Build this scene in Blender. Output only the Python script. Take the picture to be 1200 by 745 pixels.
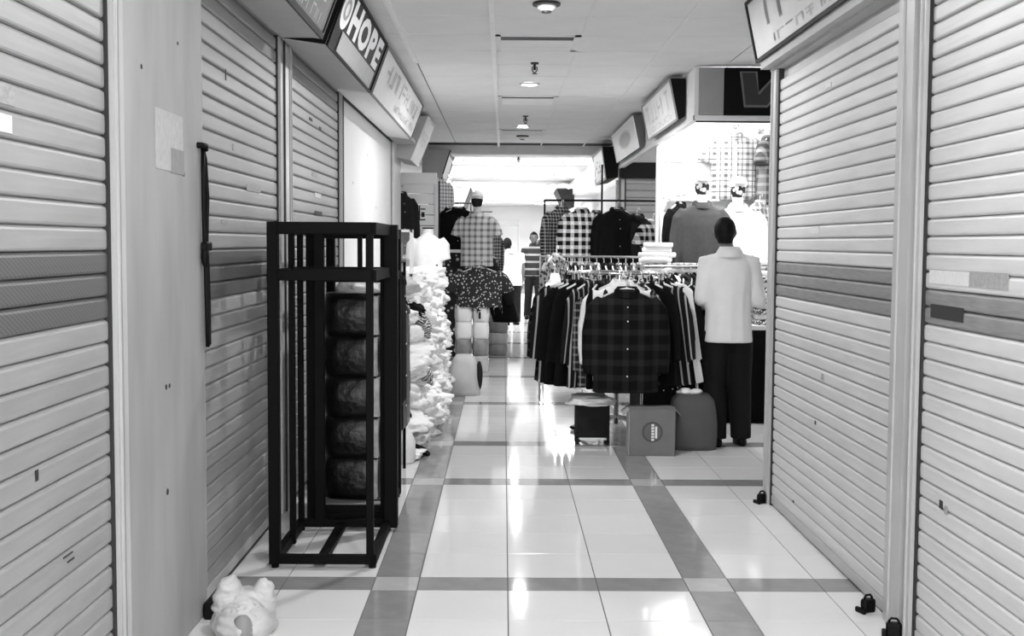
import bpy, bmesh, math, random
from mathutils import Vector, Matrix, noise
PI = math.pi
scn = bpy.context.scene
for o in list(bpy.data.objects): bpy.data.objects.remove(o)
COL = scn.collection
# ------------------------------------------------------------------ camera
FPX, PITCH, YAW, ROLL = 1338.35, 0.064941, 0.007741, -0.006446
CAMX, CAMH = -0.0274, 1.521
F0 = Vector((math.sin(YAW), math.cos(YAW), 0)); R0 = Vector((math.cos(YAW), -math.sin(YAW), 0)); UZ = Vector((0, 0, 1))
FW = F0*math.cos(PITCH) - UZ*math.sin(PITCH)
DN = -F0*math.sin(PITCH) - UZ*math.cos(PITCH)
RT = R0*math.cos(ROLL) + DN*math.sin(ROLL)
DW = -R0*math.sin(ROLL) + DN*math.cos(ROLL)
cd = bpy.data.cameras.new('camera'); cam = bpy.data.objects.new('camera', cd); COL.objects.link(cam)
cd.sensor_width = 36; cd.sensor_fit = 'HORIZONTAL'; cd.lens = FPX/1200*36; cd.clip_start = .05; cd.clip_end = 200
M = Matrix((RT, -DW, -FW)).transposed().to_4x4(); M.translation = (CAMX, 0, CAMH)
cam.matrix_world = M
scn.camera = cam
# ------------------------------------------------------------------ world, exposure
w = bpy.data.worlds.new('world'); scn.world = w; w.use_nodes = True
w.node_tree.nodes['Background'].inputs[0].default_value = (1, 1, 1, 1)
w.node_tree.nodes['Background'].inputs[1].default_value = 3.2
vs = scn.view_settings
vs.view_transform = 'Standard'; vs.look = 'None'; vs.gamma = 1; vs.use_curve_mapping = False
vs.exposure = 1.42
DOWNLIGHT_W, TUBE_W, FAR_W = 3.0, 12.0, 38.0
NEAR_DOWNLIGHT_W = 18.0

# ------------------------------------------------------------------ materials
MATS = {}
def lin(s): return ((s+.055)/1.055)**2.4 if s > .04 else s/12.92
def nmat(name):
    m = bpy.data.materials.new(name); m.use_nodes = True
    return m, m.node_tree, m.node_tree.nodes['Principled BSDF']
def mat(name, g, rough=.6, spec=.5, var=.06, scale=8, metal=0, bump=0, bscale=60, emit=0, objvar=0, stretch=None, coat=0):
    """grey paint / cloth with a noise variation; g is an sRGB grey"""
    if name in MATS: return MATS[name]
    m, nt, p = nmat(name); N = nt.nodes; L = nt.links
    g = lin(g)
    tc = N.new('ShaderNodeTexCoord'); nz = N.new('ShaderNodeTexNoise'); nz.inputs['Scale'].default_value = scale; nz.inputs['Detail'].default_value = 4
    src = tc.outputs['Object']
    if stretch:
        mp = N.new('ShaderNodeMapping'); mp.inputs['Scale'].default_value = stretch; L.new(src, mp.inputs[0]); src = mp.outputs[0]
    L.new(src, nz.inputs['Vector'])
    r = N.new('ShaderNodeMapRange'); r.inputs[1].default_value = .25; r.inputs[2].default_value = .75
    r.inputs[3].default_value = g*(1-var); r.inputs[4].default_value = min(.95, g*(1+var)); L.new(nz.outputs[0], r.inputs[0])
    out = r.outputs[0]
    if objvar:
        oi = N.new('ShaderNodeObjectInfo'); r2 = N.new('ShaderNodeMapRange'); r2.inputs[3].default_value = 1-objvar; r2.inputs[4].default_value = 1+objvar
        L.new(oi.outputs['Random'], r2.inputs[0]); mu = N.new('ShaderNodeMath'); mu.operation = 'MULTIPLY'
        L.new(out, mu.inputs[0]); L.new(r2.outputs[0], mu.inputs[1]); out = mu.outputs[0]
    L.new(out, p.inputs['Base Color'])
    p.inputs['Roughness'].default_value = rough; p.inputs['Specular IOR Level'].default_value = spec; p.inputs['Metallic'].default_value = metal
    p.inputs['Coat Weight'].default_value = coat
    if bump:
        n2 = N.new('ShaderNodeTexNoise'); n2.inputs['Scale'].default_value = bscale; L.new(tc.outputs['Object'], n2.inputs['Vector'])
        b = N.new('ShaderNodeBump'); b.inputs['Strength'].default_value = bump; b.inputs['Distance'].default_value = .01
        L.new(n2.outputs[0], b.inputs['Height']); L.new(b.outputs[0], p.inputs['Normal'])
    if emit:
        p.inputs['Emission Color'].default_value = (1, 1, 1, 1); p.inputs['Emission Strength'].default_value = emit
    MATS[name] = m; return m
def emis(name, s):
    if name in MATS: return MATS[name]
    m, nt, p = nmat(name)
    p.inputs['Base Color'].default_value = (.9, .9, .9, 1); p.inputs['Emission Color'].default_value = (1, 1, 1, 1); p.inputs['Emission Strength'].default_value = s
    MATS[name] = m; return m
def plaid(name, dark, light, fx=14, fz=14, wx=.35, wz=.35, ox=.0, oz=.0, line=None, rough=.8):
    """woven check: vertical and horizontal stripes in the garment's own coordinates"""
    if name in MATS: return MATS[name]
    m, nt, p = nmat(name); N = nt.nodes; L = nt.links
    tc = N.new('ShaderNodeTexCoord'); sp = N.new('ShaderNodeSeparateXYZ'); L.new(tc.outputs['Object'], sp.inputs[0])
    def stripe(sock, f, wd, off):
        a = N.new('ShaderNodeMath'); a.operation = 'MULTIPLY_ADD'; a.inputs[1].default_value = f; a.inputs[2].default_value = off; L.new(sock, a.inputs[0])
        b = N.new('ShaderNodeMath'); b.operation = 'FRACT'; L.new(a.outputs[0], b.inputs[0])
        c = N.new('ShaderNodeMath'); c.operation = 'LESS_THAN'; c.inputs[1].default_value = wd; L.new(b.outputs[0], c.inputs[0]); return c.outputs[0]
    vals = []
    if wx: vals.append(stripe(sp.outputs['X'], fx, wx, ox))
    if wz: vals.append(stripe(sp.outputs['Z'], fz, wz, oz))
    if len(vals) == 2:
        s = N.new('ShaderNodeMath'); s.operation = 'ADD'; L.new(vals[0], s.inputs[0]); L.new(vals[1], s.inputs[1]); v = s.outputs[0]; div = 2
    else: v = vals[0]; div = 1
    r = N.new('ShaderNodeMapRange'); r.inputs[2].default_value = div; r.inputs[3].default_value = lin(dark); r.inputs[4].default_value = lin(light); L.new(v, r.inputs[0])
    out = r.outputs[0]
    if line is not None:
        a = stripe(sp.outputs['X'], fx, .07, ox+.4); b = stripe(sp.outputs['Z'], fz, .07, oz+.4)
        mx = N.new('ShaderNodeMath'); mx.operation = 'MAXIMUM'; L.new(a, mx.inputs[0]); L.new(b, mx.inputs[1])
        mi = N.new('ShaderNodeMix'); L.new(mx.outputs[0], mi.inputs[0]); L.new(out, mi.inputs[2]); mi.inputs[3].default_value = lin(line); out = mi.outputs[0]
    L.new(out, p.inputs['Base Color']); p.inputs['Roughness'].default_value = rough; p.inputs['Specular IOR Level'].default_value = .08
    MATS[name] = m; return m
def blotch(name, a, b, scale=25, thr=.5, rough=.8):
    if name in MATS: return MATS[name]
    m, nt, p = nmat(name); N = nt.nodes; L = nt.links
    tc = N.new('ShaderNodeTexCoord'); vz = N.new('ShaderNodeTexVoronoi'); vz.inputs['Scale'].default_value = scale; L.new(tc.outputs['Object'], vz.inputs['Vector'])
    c = N.new('ShaderNodeMath'); c.operation = 'LESS_THAN'; c.inputs[1].default_value = thr; L.new(vz.outputs['Distance'], c.inputs[0])
    r = N.new('ShaderNodeMapRange'); r.inputs[3].default_value = lin(a); r.inputs[4].default_value = lin(b); L.new(c.outputs[0], r.inputs[0])
    L.new(r.outputs[0], p.inputs['Base Color']); p.inputs['Roughness'].default_value = rough
    MATS[name] = m; return m
def perf(name, g, g2):
    """perforated slat: fine diagonal rows of holes"""
    if name in MATS: return MATS[name]
    m, nt, p = nmat(name); N = nt.nodes; L = nt.links
    tc = N.new('ShaderNodeTexCoord'); wv = N.new('ShaderNodeTexWave'); wv.inputs['Scale'].default_value = 26; wv.inputs['Distortion'].default_value = .6
    mp = N.new('ShaderNodeMapping'); mp.inputs['Rotation'].default_value = (.5, 0, 0); wv.bands_direction = 'Z'
    L.new(tc.outputs['Object'], mp.inputs[0]); L.new(mp.outputs[0], wv.inputs[0])
    r = N.new('ShaderNodeMapRange'); r.inputs[3].default_value = lin(g); r.inputs[4].default_value = lin(g2); L.new(wv.outputs[1], r.inputs[0])
    L.new(r.outputs[0], p.inputs['Base Color']); p.inputs['Roughness'].default_value = .45
    MATS[name] = m; return m

# ------------------------------------------------------------------ mesh helpers
class MB:
    def __init__(s): s.v = []; s.f = []
    def add(s, vs, fs):
        b = len(s.v); s.v += [tuple(x) for x in vs]; s.f += [tuple(i+b for i in q) for q in fs]; return s
    def box(s, x0, x1, y0, y1, z0, z1):
        return s.add([(x0,y0,z0),(x1,y0,z0),(x1,y1,z0),(x0,y1,z0),(x0,y0,z1),(x1,y0,z1),(x1,y1,z1),(x0,y1,z1)],
                     [(0,3,2,1),(4,5,6,7),(0,1,5,4),(1,2,6,5),(2,3,7,6),(3,0,4,7)])
    def bbox(s, x0, x1, y0, y1, z0, z1, b=.005):
        """box with chamfered vertical and top edges"""
        def rg(i, z): return [(x0+i,y0+b,z),(x0+b,y0+i,z),(x1-b,y0+i,z),(x1-i,y0+b,z),(x1-i,y1-b,z),(x1-b,y1-i,z),(x0+b,y1-i,z),(x0+i,y1-b,z)]
        return s.loft([rg(b*.6, z0), rg(0, z0+b), rg(0, z1-b), rg(b*.6, z1)])
    def loft(s, rings, cap=True):
        n = len(rings[0]); b = len(s.v)
        for r in rings: s.v += [tuple(p) for p in r]
        for i in range(len(rings)-1):
            for j in range(n):
                k = (j+1) % n
                s.f.append((b+i*n+j, b+i*n+k, b+(i+1)*n+k, b+(i+1)*n+j))
        if cap:
            s.f.append(tuple(b+j for j in reversed(range(n)))); s.f.append(tuple(b+(len(rings)-1)*n+j for j in range(n)))
        return s
    def tube(s, pts, r, n=8, flat=1.0, cap=True, round_end=False):
        pts = [Vector(p) for p in pts]
        rs = list(r) if isinstance(r, (list, tuple)) else [r]*len(pts)
        if round_end:
            d0 = (pts[0]-pts[1]).normalized(); d1 = (pts[-1]-pts[-2]).normalized()
            pts = [pts[0]+d0*rs[0]*.85, pts[0]+d0*rs[0]*.5]+pts+[pts[-1]+d1*rs[-1]*.5, pts[-1]+d1*rs[-1]*.85]
            rs = [rs[0]*.45, rs[0]*.85]+rs+[rs[-1]*.85, rs[-1]*.45]
        rings = []; pu = None
        for i, p in enumerate(pts):
            d = (pts[min(i+1, len(pts)-1)]-pts[max(i-1, 0)]).normalized()
            if pu is None: pu = d.cross(Vector((0, 1, 0))); pu = d.cross(Vector((1, 0, 0))) if pu.length < .1 else pu
            u = (pu-d*pu.dot(d)).normalized(); pu = u; v = d.cross(u)
            rings.append([p+u*math.cos(a)*rs[i]+v*math.sin(a)*rs[i]*flat for a in [2*PI*k/n for k in range(n)]])
        return s.loft(rings, cap)
    def ell(s, c, rx, ry, rz, n=16, m=10):
        rings = []
        for i in range(m+1):
            t = PI*(i+.001)/(m+.002); rings.append([(c[0]+rx*math.sin(t)*math.cos(2*PI*k/n), c[1]+ry*math.sin(t)*math.sin(2*PI*k/n), c[2]-rz*math.cos(t)) for k in range(n)])
        return s.loft(rings)
    def prism_y(s, poly, y0, y1):
        n = len(poly)
        return s.loft([[(x, y0, z) for x, z in poly], [(x, y1, z) for x, z in poly]])
    def mesh(s, name, smooth=False):
        me = bpy.data.meshes.new(name); me.from_pydata(s.v, [], s.f)
        bm = bmesh.new(); bm.from_mesh(me); bmesh.ops.recalc_face_normals(bm, faces=bm.faces); bm.to_mesh(me); bm.free()
        if smooth: me.polygons.foreach_set('use_smooth', [True]*len(me.polygons))
        return me
def fuse(mb, vox, smooth=2, name='fused'):
    """join overlapping pieces of one body into one continuous surface"""
    o = bpy.data.objects.new('tmp', mb.mesh('tmp')); COL.objects.link(o)
    r = o.modifiers.new('r', 'REMESH'); r.mode = 'VOXEL'; r.voxel_size = vox
    if smooth: sm = o.modifiers.new('s', 'SMOOTH'); sm.iterations = smooth; sm.factor = .5
    dg = bpy.context.evaluated_depsgraph_get()
    me = bpy.data.meshes.new_from_object(o.evaluated_get(dg)); me.name = name
    old = o.data; bpy.data.objects.remove(o); bpy.data.meshes.remove(old)
    me.materials.clear(); me.polygons.foreach_set('use_smooth', [True]*len(me.polygons))
    return me
def part(name, mb, m, parent=None, loc=(0,0,0), rot=(0,0,0), smooth=False, label=None):
    me = mb if isinstance(mb, bpy.types.Mesh) else mb.mesh(name, smooth)
    if m is not None and not len(me.materials): me.materials.append(m)
    o = bpy.data.objects.new(name, me); COL.objects.link(o); o.parent = parent; o.location = loc; o.rotation_euler = rot
    if label: o['label'] = label
    return o
def tag(o, label, cat, group=None):
    o['label'] = label; o['category'] = cat
    if group: o['group'] = group
    return o
def thing(name, label, cat, loc=(0,0,0), rz=0, group=None, tilt=(0,0)):
    o = bpy.data.objects.new(name, None); o.empty_display_size = .1; COL.objects.link(o); o.location = loc; o.rotation_euler = (tilt[0], tilt[1], rz)
    return tag(o, label, cat, group)
def struct(name, mb, m, parent=None, **k):
    o = part(name, mb, m, parent, **k)
    if parent is None: o['kind'] = 'structure'
    return o
def kids(o): return KIDS.get(o.name, [])
def dup(root, loc, rz=0, label=None, group=None, mats=None, scale=None, tilt=(0,0)):
    r = root.copy(); COL.objects.link(r); r.location = loc; r.rotation_euler = (tilt[0], tilt[1], rz)
    if scale: r.scale = scale
    if label: r['label'] = label
    if group: r['group'] = group
    elif 'group' in r: del r['group']
    for ch in list(root.children):
        c = ch.copy(); COL.objects.link(c); c.parent = r
        key = ch.name.split('.')[0]
        if mats and key in mats:
            c.material_slots[0].link = 'OBJECT'; c.material_slots[0].material = mats[key]
        for g in ch.children:
            d = g.copy(); COL.objects.link(d); d.parent = c
            k2 = g.name.split('.')[0]
            if mats and k2 in mats: d.material_slots[0].link = 'OBJECT'; d.material_slots[0].material = mats[k2]
    return r
def text_mesh(s, bold=.0):
    c = bpy.data.curves.new('t', 'FONT'); c.body = s; c.size = 1; c.offset = bold; c.resolution_u = 3
    o = bpy.data.objects.new('t', c); COL.objects.link(o)
    dg = bpy.context.evaluated_depsgraph_get(); me = bpy.data.meshes.new_from_object(o.evaluated_get(dg))
    bpy.data.objects.remove(o); bpy.data.curves.remove(c)
    vs = [v.co.copy() for v in me.vertices]; fs = [tuple(p.vertices) for p in me.polygons]; bpy.data.meshes.remove(me)
    x0 = min(v.x for v in vs); x1 = max(v.x for v in vs); y0 = min(v.y for v in vs); y1 = max(v.y for v in vs)
    return [((v.x-x0)/(x1-x0), (v.y-y0)/(y1-y0)) for v in vs], fs

# ------------------------------------------------------------------ palette
m_slat = mat('slat_paint_left', .57, .42, .5, .10, 5, objvar=.05, stretch=(1, .6, 6))
m_slatR = mat('slat_paint_right', .77, .42, .5, .08, 5, objvar=.04, stretch=(1, .6, 6))
m_perfL = perf('perforated_slat_left', .30, .38); m_perfR = mat('worn_slat_right', .50, .5, .5, .22, 7, stretch=(1, 1.2, 14))
m_guide = mat('guide_metal', .68, .35, .5, .06, 6); m_guideD = mat('guide_dark_and_shadow', .12, .7)  # the dark tone serves dark channels and painted shade strips
m_column = mat('column_paint', .60, .55, .4, .17, 2.2, stretch=(1, 2.4, .55))
m_lintel = mat('lintel_paint', .72, .5); m_wall = mat('wall_paint', .78, .7)
m_white = mat('white_panel', .93, .5, .4, .02, 3); m_offwhite = mat('off_white', .86, .5)
m_black = mat('black_paint', .04, .5, .12); m_rack = mat('rack_black_metal', .03, .55, .08, .15)
m_tile = mat('floor_tile', .86, .08, .5, .03, 3, objvar=.025); m_band = mat('floor_band_tile', .55, .08, .5, .12, 9, objvar=.05)
m_cross = mat('floor_crossing_tile', .70, .08, .5, .08, 9); m_grout = mat('floor_grout', .34, .8)
m_ceil = mat('ceiling_tile', .93, .8, .2, .03, 4, objvar=.02); m_ceilgap = mat('ceiling_gap', .28, .9); m_tbar = mat('ceiling_tbar', .97, .5)
m_dark = mat('dark_cloth', .06, .85, .08, .2, 20); m_dark2 = mat('charcoal_cloth', .14, .85, .08, .15, 20); m_grey = mat('grey_cloth', .36, .85, .2, .1, 15)
m_whitecloth = mat('white_cloth', .92, .85, .2, .03, 10, bump=.1, bscale=40); m_chrome = mat('chrome', .75, .2, .5, .03, metal=.9)
m_hanger = mat('white_plastic', .88, .4); m_skin = mat('skin', .42, .55, .4, .05); m_hair = mat('hair', .05, .6, .15, .3, 90, stretch=(1, 1, .2))
m_bagblack = mat('black_plastic', .03, .33, .3, .3, 12, bump=.6, bscale=18)
m_lamp = emis('lamp_disc', 8.0); m_tube = emis('tube_light', 16.0)

# ------------------------------------------------------------------ floor
TY = lambda i: (i+12.331)*.4          # tile row index -> metres
floor = struct('floor', MB().box(-3.2, 4.2, -3, 46, -.12, -.004), m_grout)
rows = []
i = -14.0
bands = (-11, -5.5, 0, 5.5, 9, 14.5, 20, 25.5, 31, 36.5, 42, 47.5, 53, 58.5, 64, 69.5, 75)
cuts = []
for a, b in zip(bands[:-1], bands[1:]):
    cuts.append((a, a+.5, True)); k = a+.5
    while k < b-.01: cuts.append((k, min(k+1, b), False)); k += 1
colsx = [(-1.27, -1.0, 0), (-1.0, -.6, 0), (-.6, -.4, 1), (-.4, 0, 0), (0, .4, 0), (.4, .8, 0), (.8, 1.0, 1), (1.0, 1.4, 0), (1.4, 1.8, 0), (1.8, 2.2, 0), (2.2, 2.6, 0), (2.6, 3.0, 0), (3.0, 3.5, 0)]
far = {0: MB(), 1: MB(), 2: MB()}
tile_cache = {}
G = .0022
for a, b, bd in cuts:
    y0, y1 = TY(a), TY(b)
    for x0, x1, cb in colsx:
        kind = 2 if (bd and cb) else (1 if (bd or cb) else 0)
        if x0 >= 1.4 and not (6.6 < y0 < 12): 
            if x0 > 1.5 and y0 < 12: continue
        near = 3.9 < y0 < 13.4 and (x0 < 1.5 or (6.6 < y0 < 9.6 and x0 < 2.3))
        if near:
            key = (round(x1-x0, 3), round(y1-y0, 3), kind)
            if key not in tile_cache:
                me = MB().bbox(G, x1-x0-G, G, y1-y0-G, -.012, 0, .0012).mesh('tile'); me.materials.append((m_tile, m_band, m_cross)[kind]); tile_cache[key] = me
            part('tile', tile_cache[key], None, floor, (x0, y0, 0))
        else:
            far[kind].box(x0+G, x1-G, y0+G, y1-G, -.012, 0)
for k, m in ((0, m_tile), (1, m_band), (2, m_cross)):
    o = part('distant_tiles', far[k], m, floor); o['kind'] = 'stuff'

# ------------------------------------------------------------------ ceiling
CZ = 2.985
ceiling = struct('ceiling', MB().box(-3.2, 4.2, -3, 17.3, CZ+.012, CZ+.1), m_ceilgap)
tc2 = {}
cx = [-2.0, -1.37, -.74, -.11, .52, 1.15, 1.78, 2.41, 3.04, 3.67]
CY0, CP = 6.80, .663
VENTS = {(3, 2), (3, 7), (3, 12)}
farc = MB()
for j in range(-12, 16):
    for k in range(len(cx)-1):
        y0 = CY0+CP*j
        if y0+CP > 17.28: continue
        if (k, j) in VENTS: continue
        if j >= 0 and 1 <= k <= 6:
            if 'c' not in tc2:
                me = MB().bbox(.005, .63-.005, .006, CP-.006, 0, .014, .003).mesh('ceiling_tile'); me.materials.append(m_ceil); tc2['c'] = me
            part('ceiling_tile', tc2['c'], None, ceiling, (cx[k], y0, CZ-.002))
        else: farc.box(cx[k]+.004, cx[k]+.626, y0+.004, y0+CP-.004, CZ-.002, CZ+.012)
o = part('overhead_tiles', farc, m_ceil, ceiling); o['kind'] = 'stuff'
for x in (-.74, -.11, .52, 1.15):
    part('ceiling_tbar', MB().box(x-(.017 if x < 0 else .011), x+(.017 if x < 0 else .011), 3, 17.28 if x != -.74 else 9.3, CZ-(.022 if x < 0 else .006), CZ), m_tbar if x < 0 else m_ceil, ceiling)
# bulkhead and the brighter ceiling beyond it
struct('trim_1', MB().box(-3.2, 4.2, 17.3, 17.75, 2.86, 3.1), mat('bulkhead_paint', .95, .7))
far_ceiling = struct('ceiling_far', MB().box(-3.2, 4.2, 17.75, 46, 2.985, 3.1), mat('far_ceiling_paint', .95, .8))
for k in range(9):
    part('ceiling_joint', MB().box(-3.2, 4.2, 19+k*2.6, 19.03+k*2.6, 2.980, 2.986), m_wall, far_ceiling)
struct('trim_2', MB().box(-3.2, 4.2, 33.5, 33.9, 2.80, 3.0), m_white)

# ------------------------------------------------------------------ walls
struct('wall_left', MB().box(-1.9, -1.30, -1.0, 12.75, 0, 3.0), m_wall)
struct('wall_left_far', MB().box(-2.6, -1.95, 12.75, 46, 0, 3.0), m_white)
struct('wall_right', MB().box(1.585, 2.1, -1.0, 6.60, 0, 3.0), m_wall)
struct('wall_cross_corridor', MB().box(3.5, 3.7, 5, 16, 0, 3.0), m_wall)
struct('wall_cross_corridor_near', MB().box(2.1, 3.5, 6.4, 6.6, 0, 3.0), m_wall)
struct('wall_right_far', MB().box(2.15, 2.6, 16.2, 46, 0, 3.0), m_white)
struct('wall_end', MB().box(-3.2, 4.2, 45, 45.2, 0, 3.0), m_white)
# lintels over the shutters
struct('trim_3', MB().box(-1.30, -1.235, -.5, 12.95, 2.645, 2.98), m_lintel)
struct('trim_4', MB().box(1.52, 1.585, -.5, 6.72, 2.53, 2.98), m_lintel)
# painted column between the two left shutters
col = struct('wall_left_column', MB().bbox(-1.31, -1.235, 3.66, 4.62, 0, 2.645, .01), m_column)
def poster(parent, y0, y1, z0, z1, x, m): return part('paper_notice', MB().box(x, x+.0015, y0, y1, z0, z1), m, parent)
m_paper = mat('old_paper', .70, .7, .3, .12, 40); m_paper2 = mat('old_paper_lower', .56, .7, .3, .1, 40)
poster(col, 3.99, 4.33, 1.775, 1.985, -1.2345, m_paper); poster(col, 4.17, 4.34, 1.77, 1.86, -1.2335, m_paper2)
for y, z, s in ((3.85, 2.10, .008), (4.34, 1.775, .010), (4.08, 1.0, .010), (4.12, 1.0, .008), (4.28, 2.25, .007), (4.08, .62, .012)):
    part('nail_hole', MB().tube([(-1.236, y, z), (-1.233, y, z)], s, 8), m_guideD, col)

# ------------------------------------------------------------------ roller shutters
def slat_mesh(L, pitch, m):
    s = pitch/.0715
    prof = [(-.004, .000), (.002, .0004), (.0095, .004), (.0118, .010), (.0122, .035), (.0118, .057), (.0095, .063), (.003, .0665), (.0002, .069), (-.004, .0713)]
    mb = MB(); n = 6
    rings = []
    for i in range(n+1):
        y = L*i/n
        rings.append([(x+.0008*math.sin(y*5+z*20), y, z*s) for x, z in prof])
    mb.loft(rings); me = mb.mesh('slat'); me.materials.append(m); return me
def shutter(label, loc, rz, L, H, pitch, m, mdark, drange, marks=(), guide=(.05, .05), group=None):
    t = thing('roller_shutter', label, 'shutter', loc, rz, group)
    sm = slat_mesh(L, pitch, m); dm = slat_mesh(L, pitch, mdark) if mdark else sm
    n = int((H-.06)/pitch)
    z0 = .06
    for i in range(n):
        z = z0+i*pitch; d = mdark and drange[0] <= z+pitch/2 <= drange[1]
        part('slat', dm if d else sm, None, t, (0, 0, z), label='darker slat in a band at chest height' if d else None)
    part('bottom_bar', MB().bbox(-.012, .016, 0, L, .012, .062, .004), m_guide, t)
    part('backing_sheet', MB().box(-.014, -.008, 0, L, .02, H), m_guide, t)
    g0, g1 = guide
    for y0, y1 in ((-g0, 0), (L, L+g1)):
        if y1-y0 < .01: continue
        wd = y1-y0
        g = part('guide_rail', MB().box(-.014, .034, y0, y1, 0, H), m_guide, t)
        part('guide_lip', MB().box(.034, .042, y0+wd*.30, y0+wd*.42, 0, H), m_guideD if wd > .2 else m_guide, g)
    for q in (L-.022, .002): part('channel_shadow_strip', MB().box(-.014, .02, q, q+.02, .0, H), m_guideD, t, label='dark strip painted as shade at the slat ends')  # shade in the guide channels, put in as dark strips
    for (y, z, a, b, mm) in marks:
        part('sticker', MB().box(.0126, .0145, y, y+a, z, z+b), mm, t)
    return t
m_st = mat('sticker_paper', .6, .6, .3, .25, 60); m_st2 = mat('sticker_pale', .82, .6, .3, .1, 60); m_scr = mat('marker_ink', .12, .6)
XL = -1.285
shutter('closed grey roller shutter at the left edge of the photo, nearest the camera', (XL, .9, 0), 0, 2.72, 2.66, .0716, m_slat, m_perfL, (1.27, 1.49),
        [(1.95, 1.86, .09, .05, m_st), (1.90, 1.79, .12, .045, m_st2), (2.12, .88, .018, .03, m_scr), (2.3, .62, .07, .004, m_scr), (2.33, .60, .05, .004, m_scr)], guide=(.05, .05))
shutter('closed grey roller shutter just beyond the painted column, behind the white plastic bag', (XL, 4.66, 0), 0, 1.66, 2.64, .0716, m_slat, m_perfL, (1.27, 1.49),
        [(.62, 1.94, .04, .03, m_st), (.9, 1.77, .32, .03, m_st), (.5, .93, .05, .04, m_st), (.5, 2.24, .012, .05, m_scr), (.4, 1.60, .12, .02, m_st), (.9, .83, .04, .03, m_st)], guide=(.02, .24))
shutter('narrow closed roller shutter between the metal guide post and the white panel', (XL, 6.66, 0), 0, 1.98, 2.64, .0716, m_slat, None, None,
        [(.7, 2.30, .12, .02, m_scr), (1.1, 2.28, .08, .02, m_scr), (.8, 1.95, .2, .03, m_st), (.9, 1.70, .3, .03, m_scr), (.9, 1.82, .25, .03, m_st2)], guide=(.06, .06))
XR = 1.565
shutter('closed pale roller shutter on the right between two guide posts, nearest the shirt stall', (XR, 6.62, 0), PI, 2.05, 2.53, .0652, m_slatR, m_perfR, (1.235, 1.43),
        [(.75, 1.58, .14, .04, m_st2), (1.0, .86, .04, .03, m_st), (.95, 2.29, .10, .02, m_st2), (.5, .13, .03, .012, m_scr), (.9, .62, .02, .02, m_scr)], guide=(.12, .17))
shutter('closed pale roller shutter at the right edge of the photo, nearest the camera', (XR, 4.28, 0), PI, 2.6, 2.6, .0652, m_slatR, m_perfR, (1.25, 1.375),
        [(.06, 1.385, .36, .05, m_st2), (.42, 1.385, .3, .05, m_st), (.22, .58, .03, .03, m_scr), (.27, .57, .025, .03, m_st), (.08, 1.26, .3, .05, m_scr)], guide=(.05, .02))

# white panel wall and pillar further on the left
wp = thing('white_wall_panel', 'bright plain white boarded panel beyond the narrow left shutter', 'panel', (-1.30, 8.8, 0))
part('board', MB().bbox(0, .035, .0, 3.75, 0, 2.62, .004), m_white, wp)
part('edge_channel', MB().box(0, .05, -.1, -.005, 0, 2.63), m_guideD, wp, label='dark edge channel')
part('top_rail', MB().box(0, .048, 0, 3.9, 2.62, 2.645), m_guideD, wp, label='dark top rail')
part('end_channel', MB().box(0, .045, 3.76, 3.80, 0, 2.62), mat('mid_grey_metal', .55, .4), wp)
for y, z in ((1.6, 2.3), (2.3, 1.85), (.6, 2.0)): part('smudge', MB().box(.035, .0365, y, y+.05, z, z+.02), mat('smudge', .75, .6), wp)
struct('wall_left_pillar', MB().bbox(-1.9, -1.235, 12.62, 13.45, 0, 2.645, .01), m_offwhite)

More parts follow.
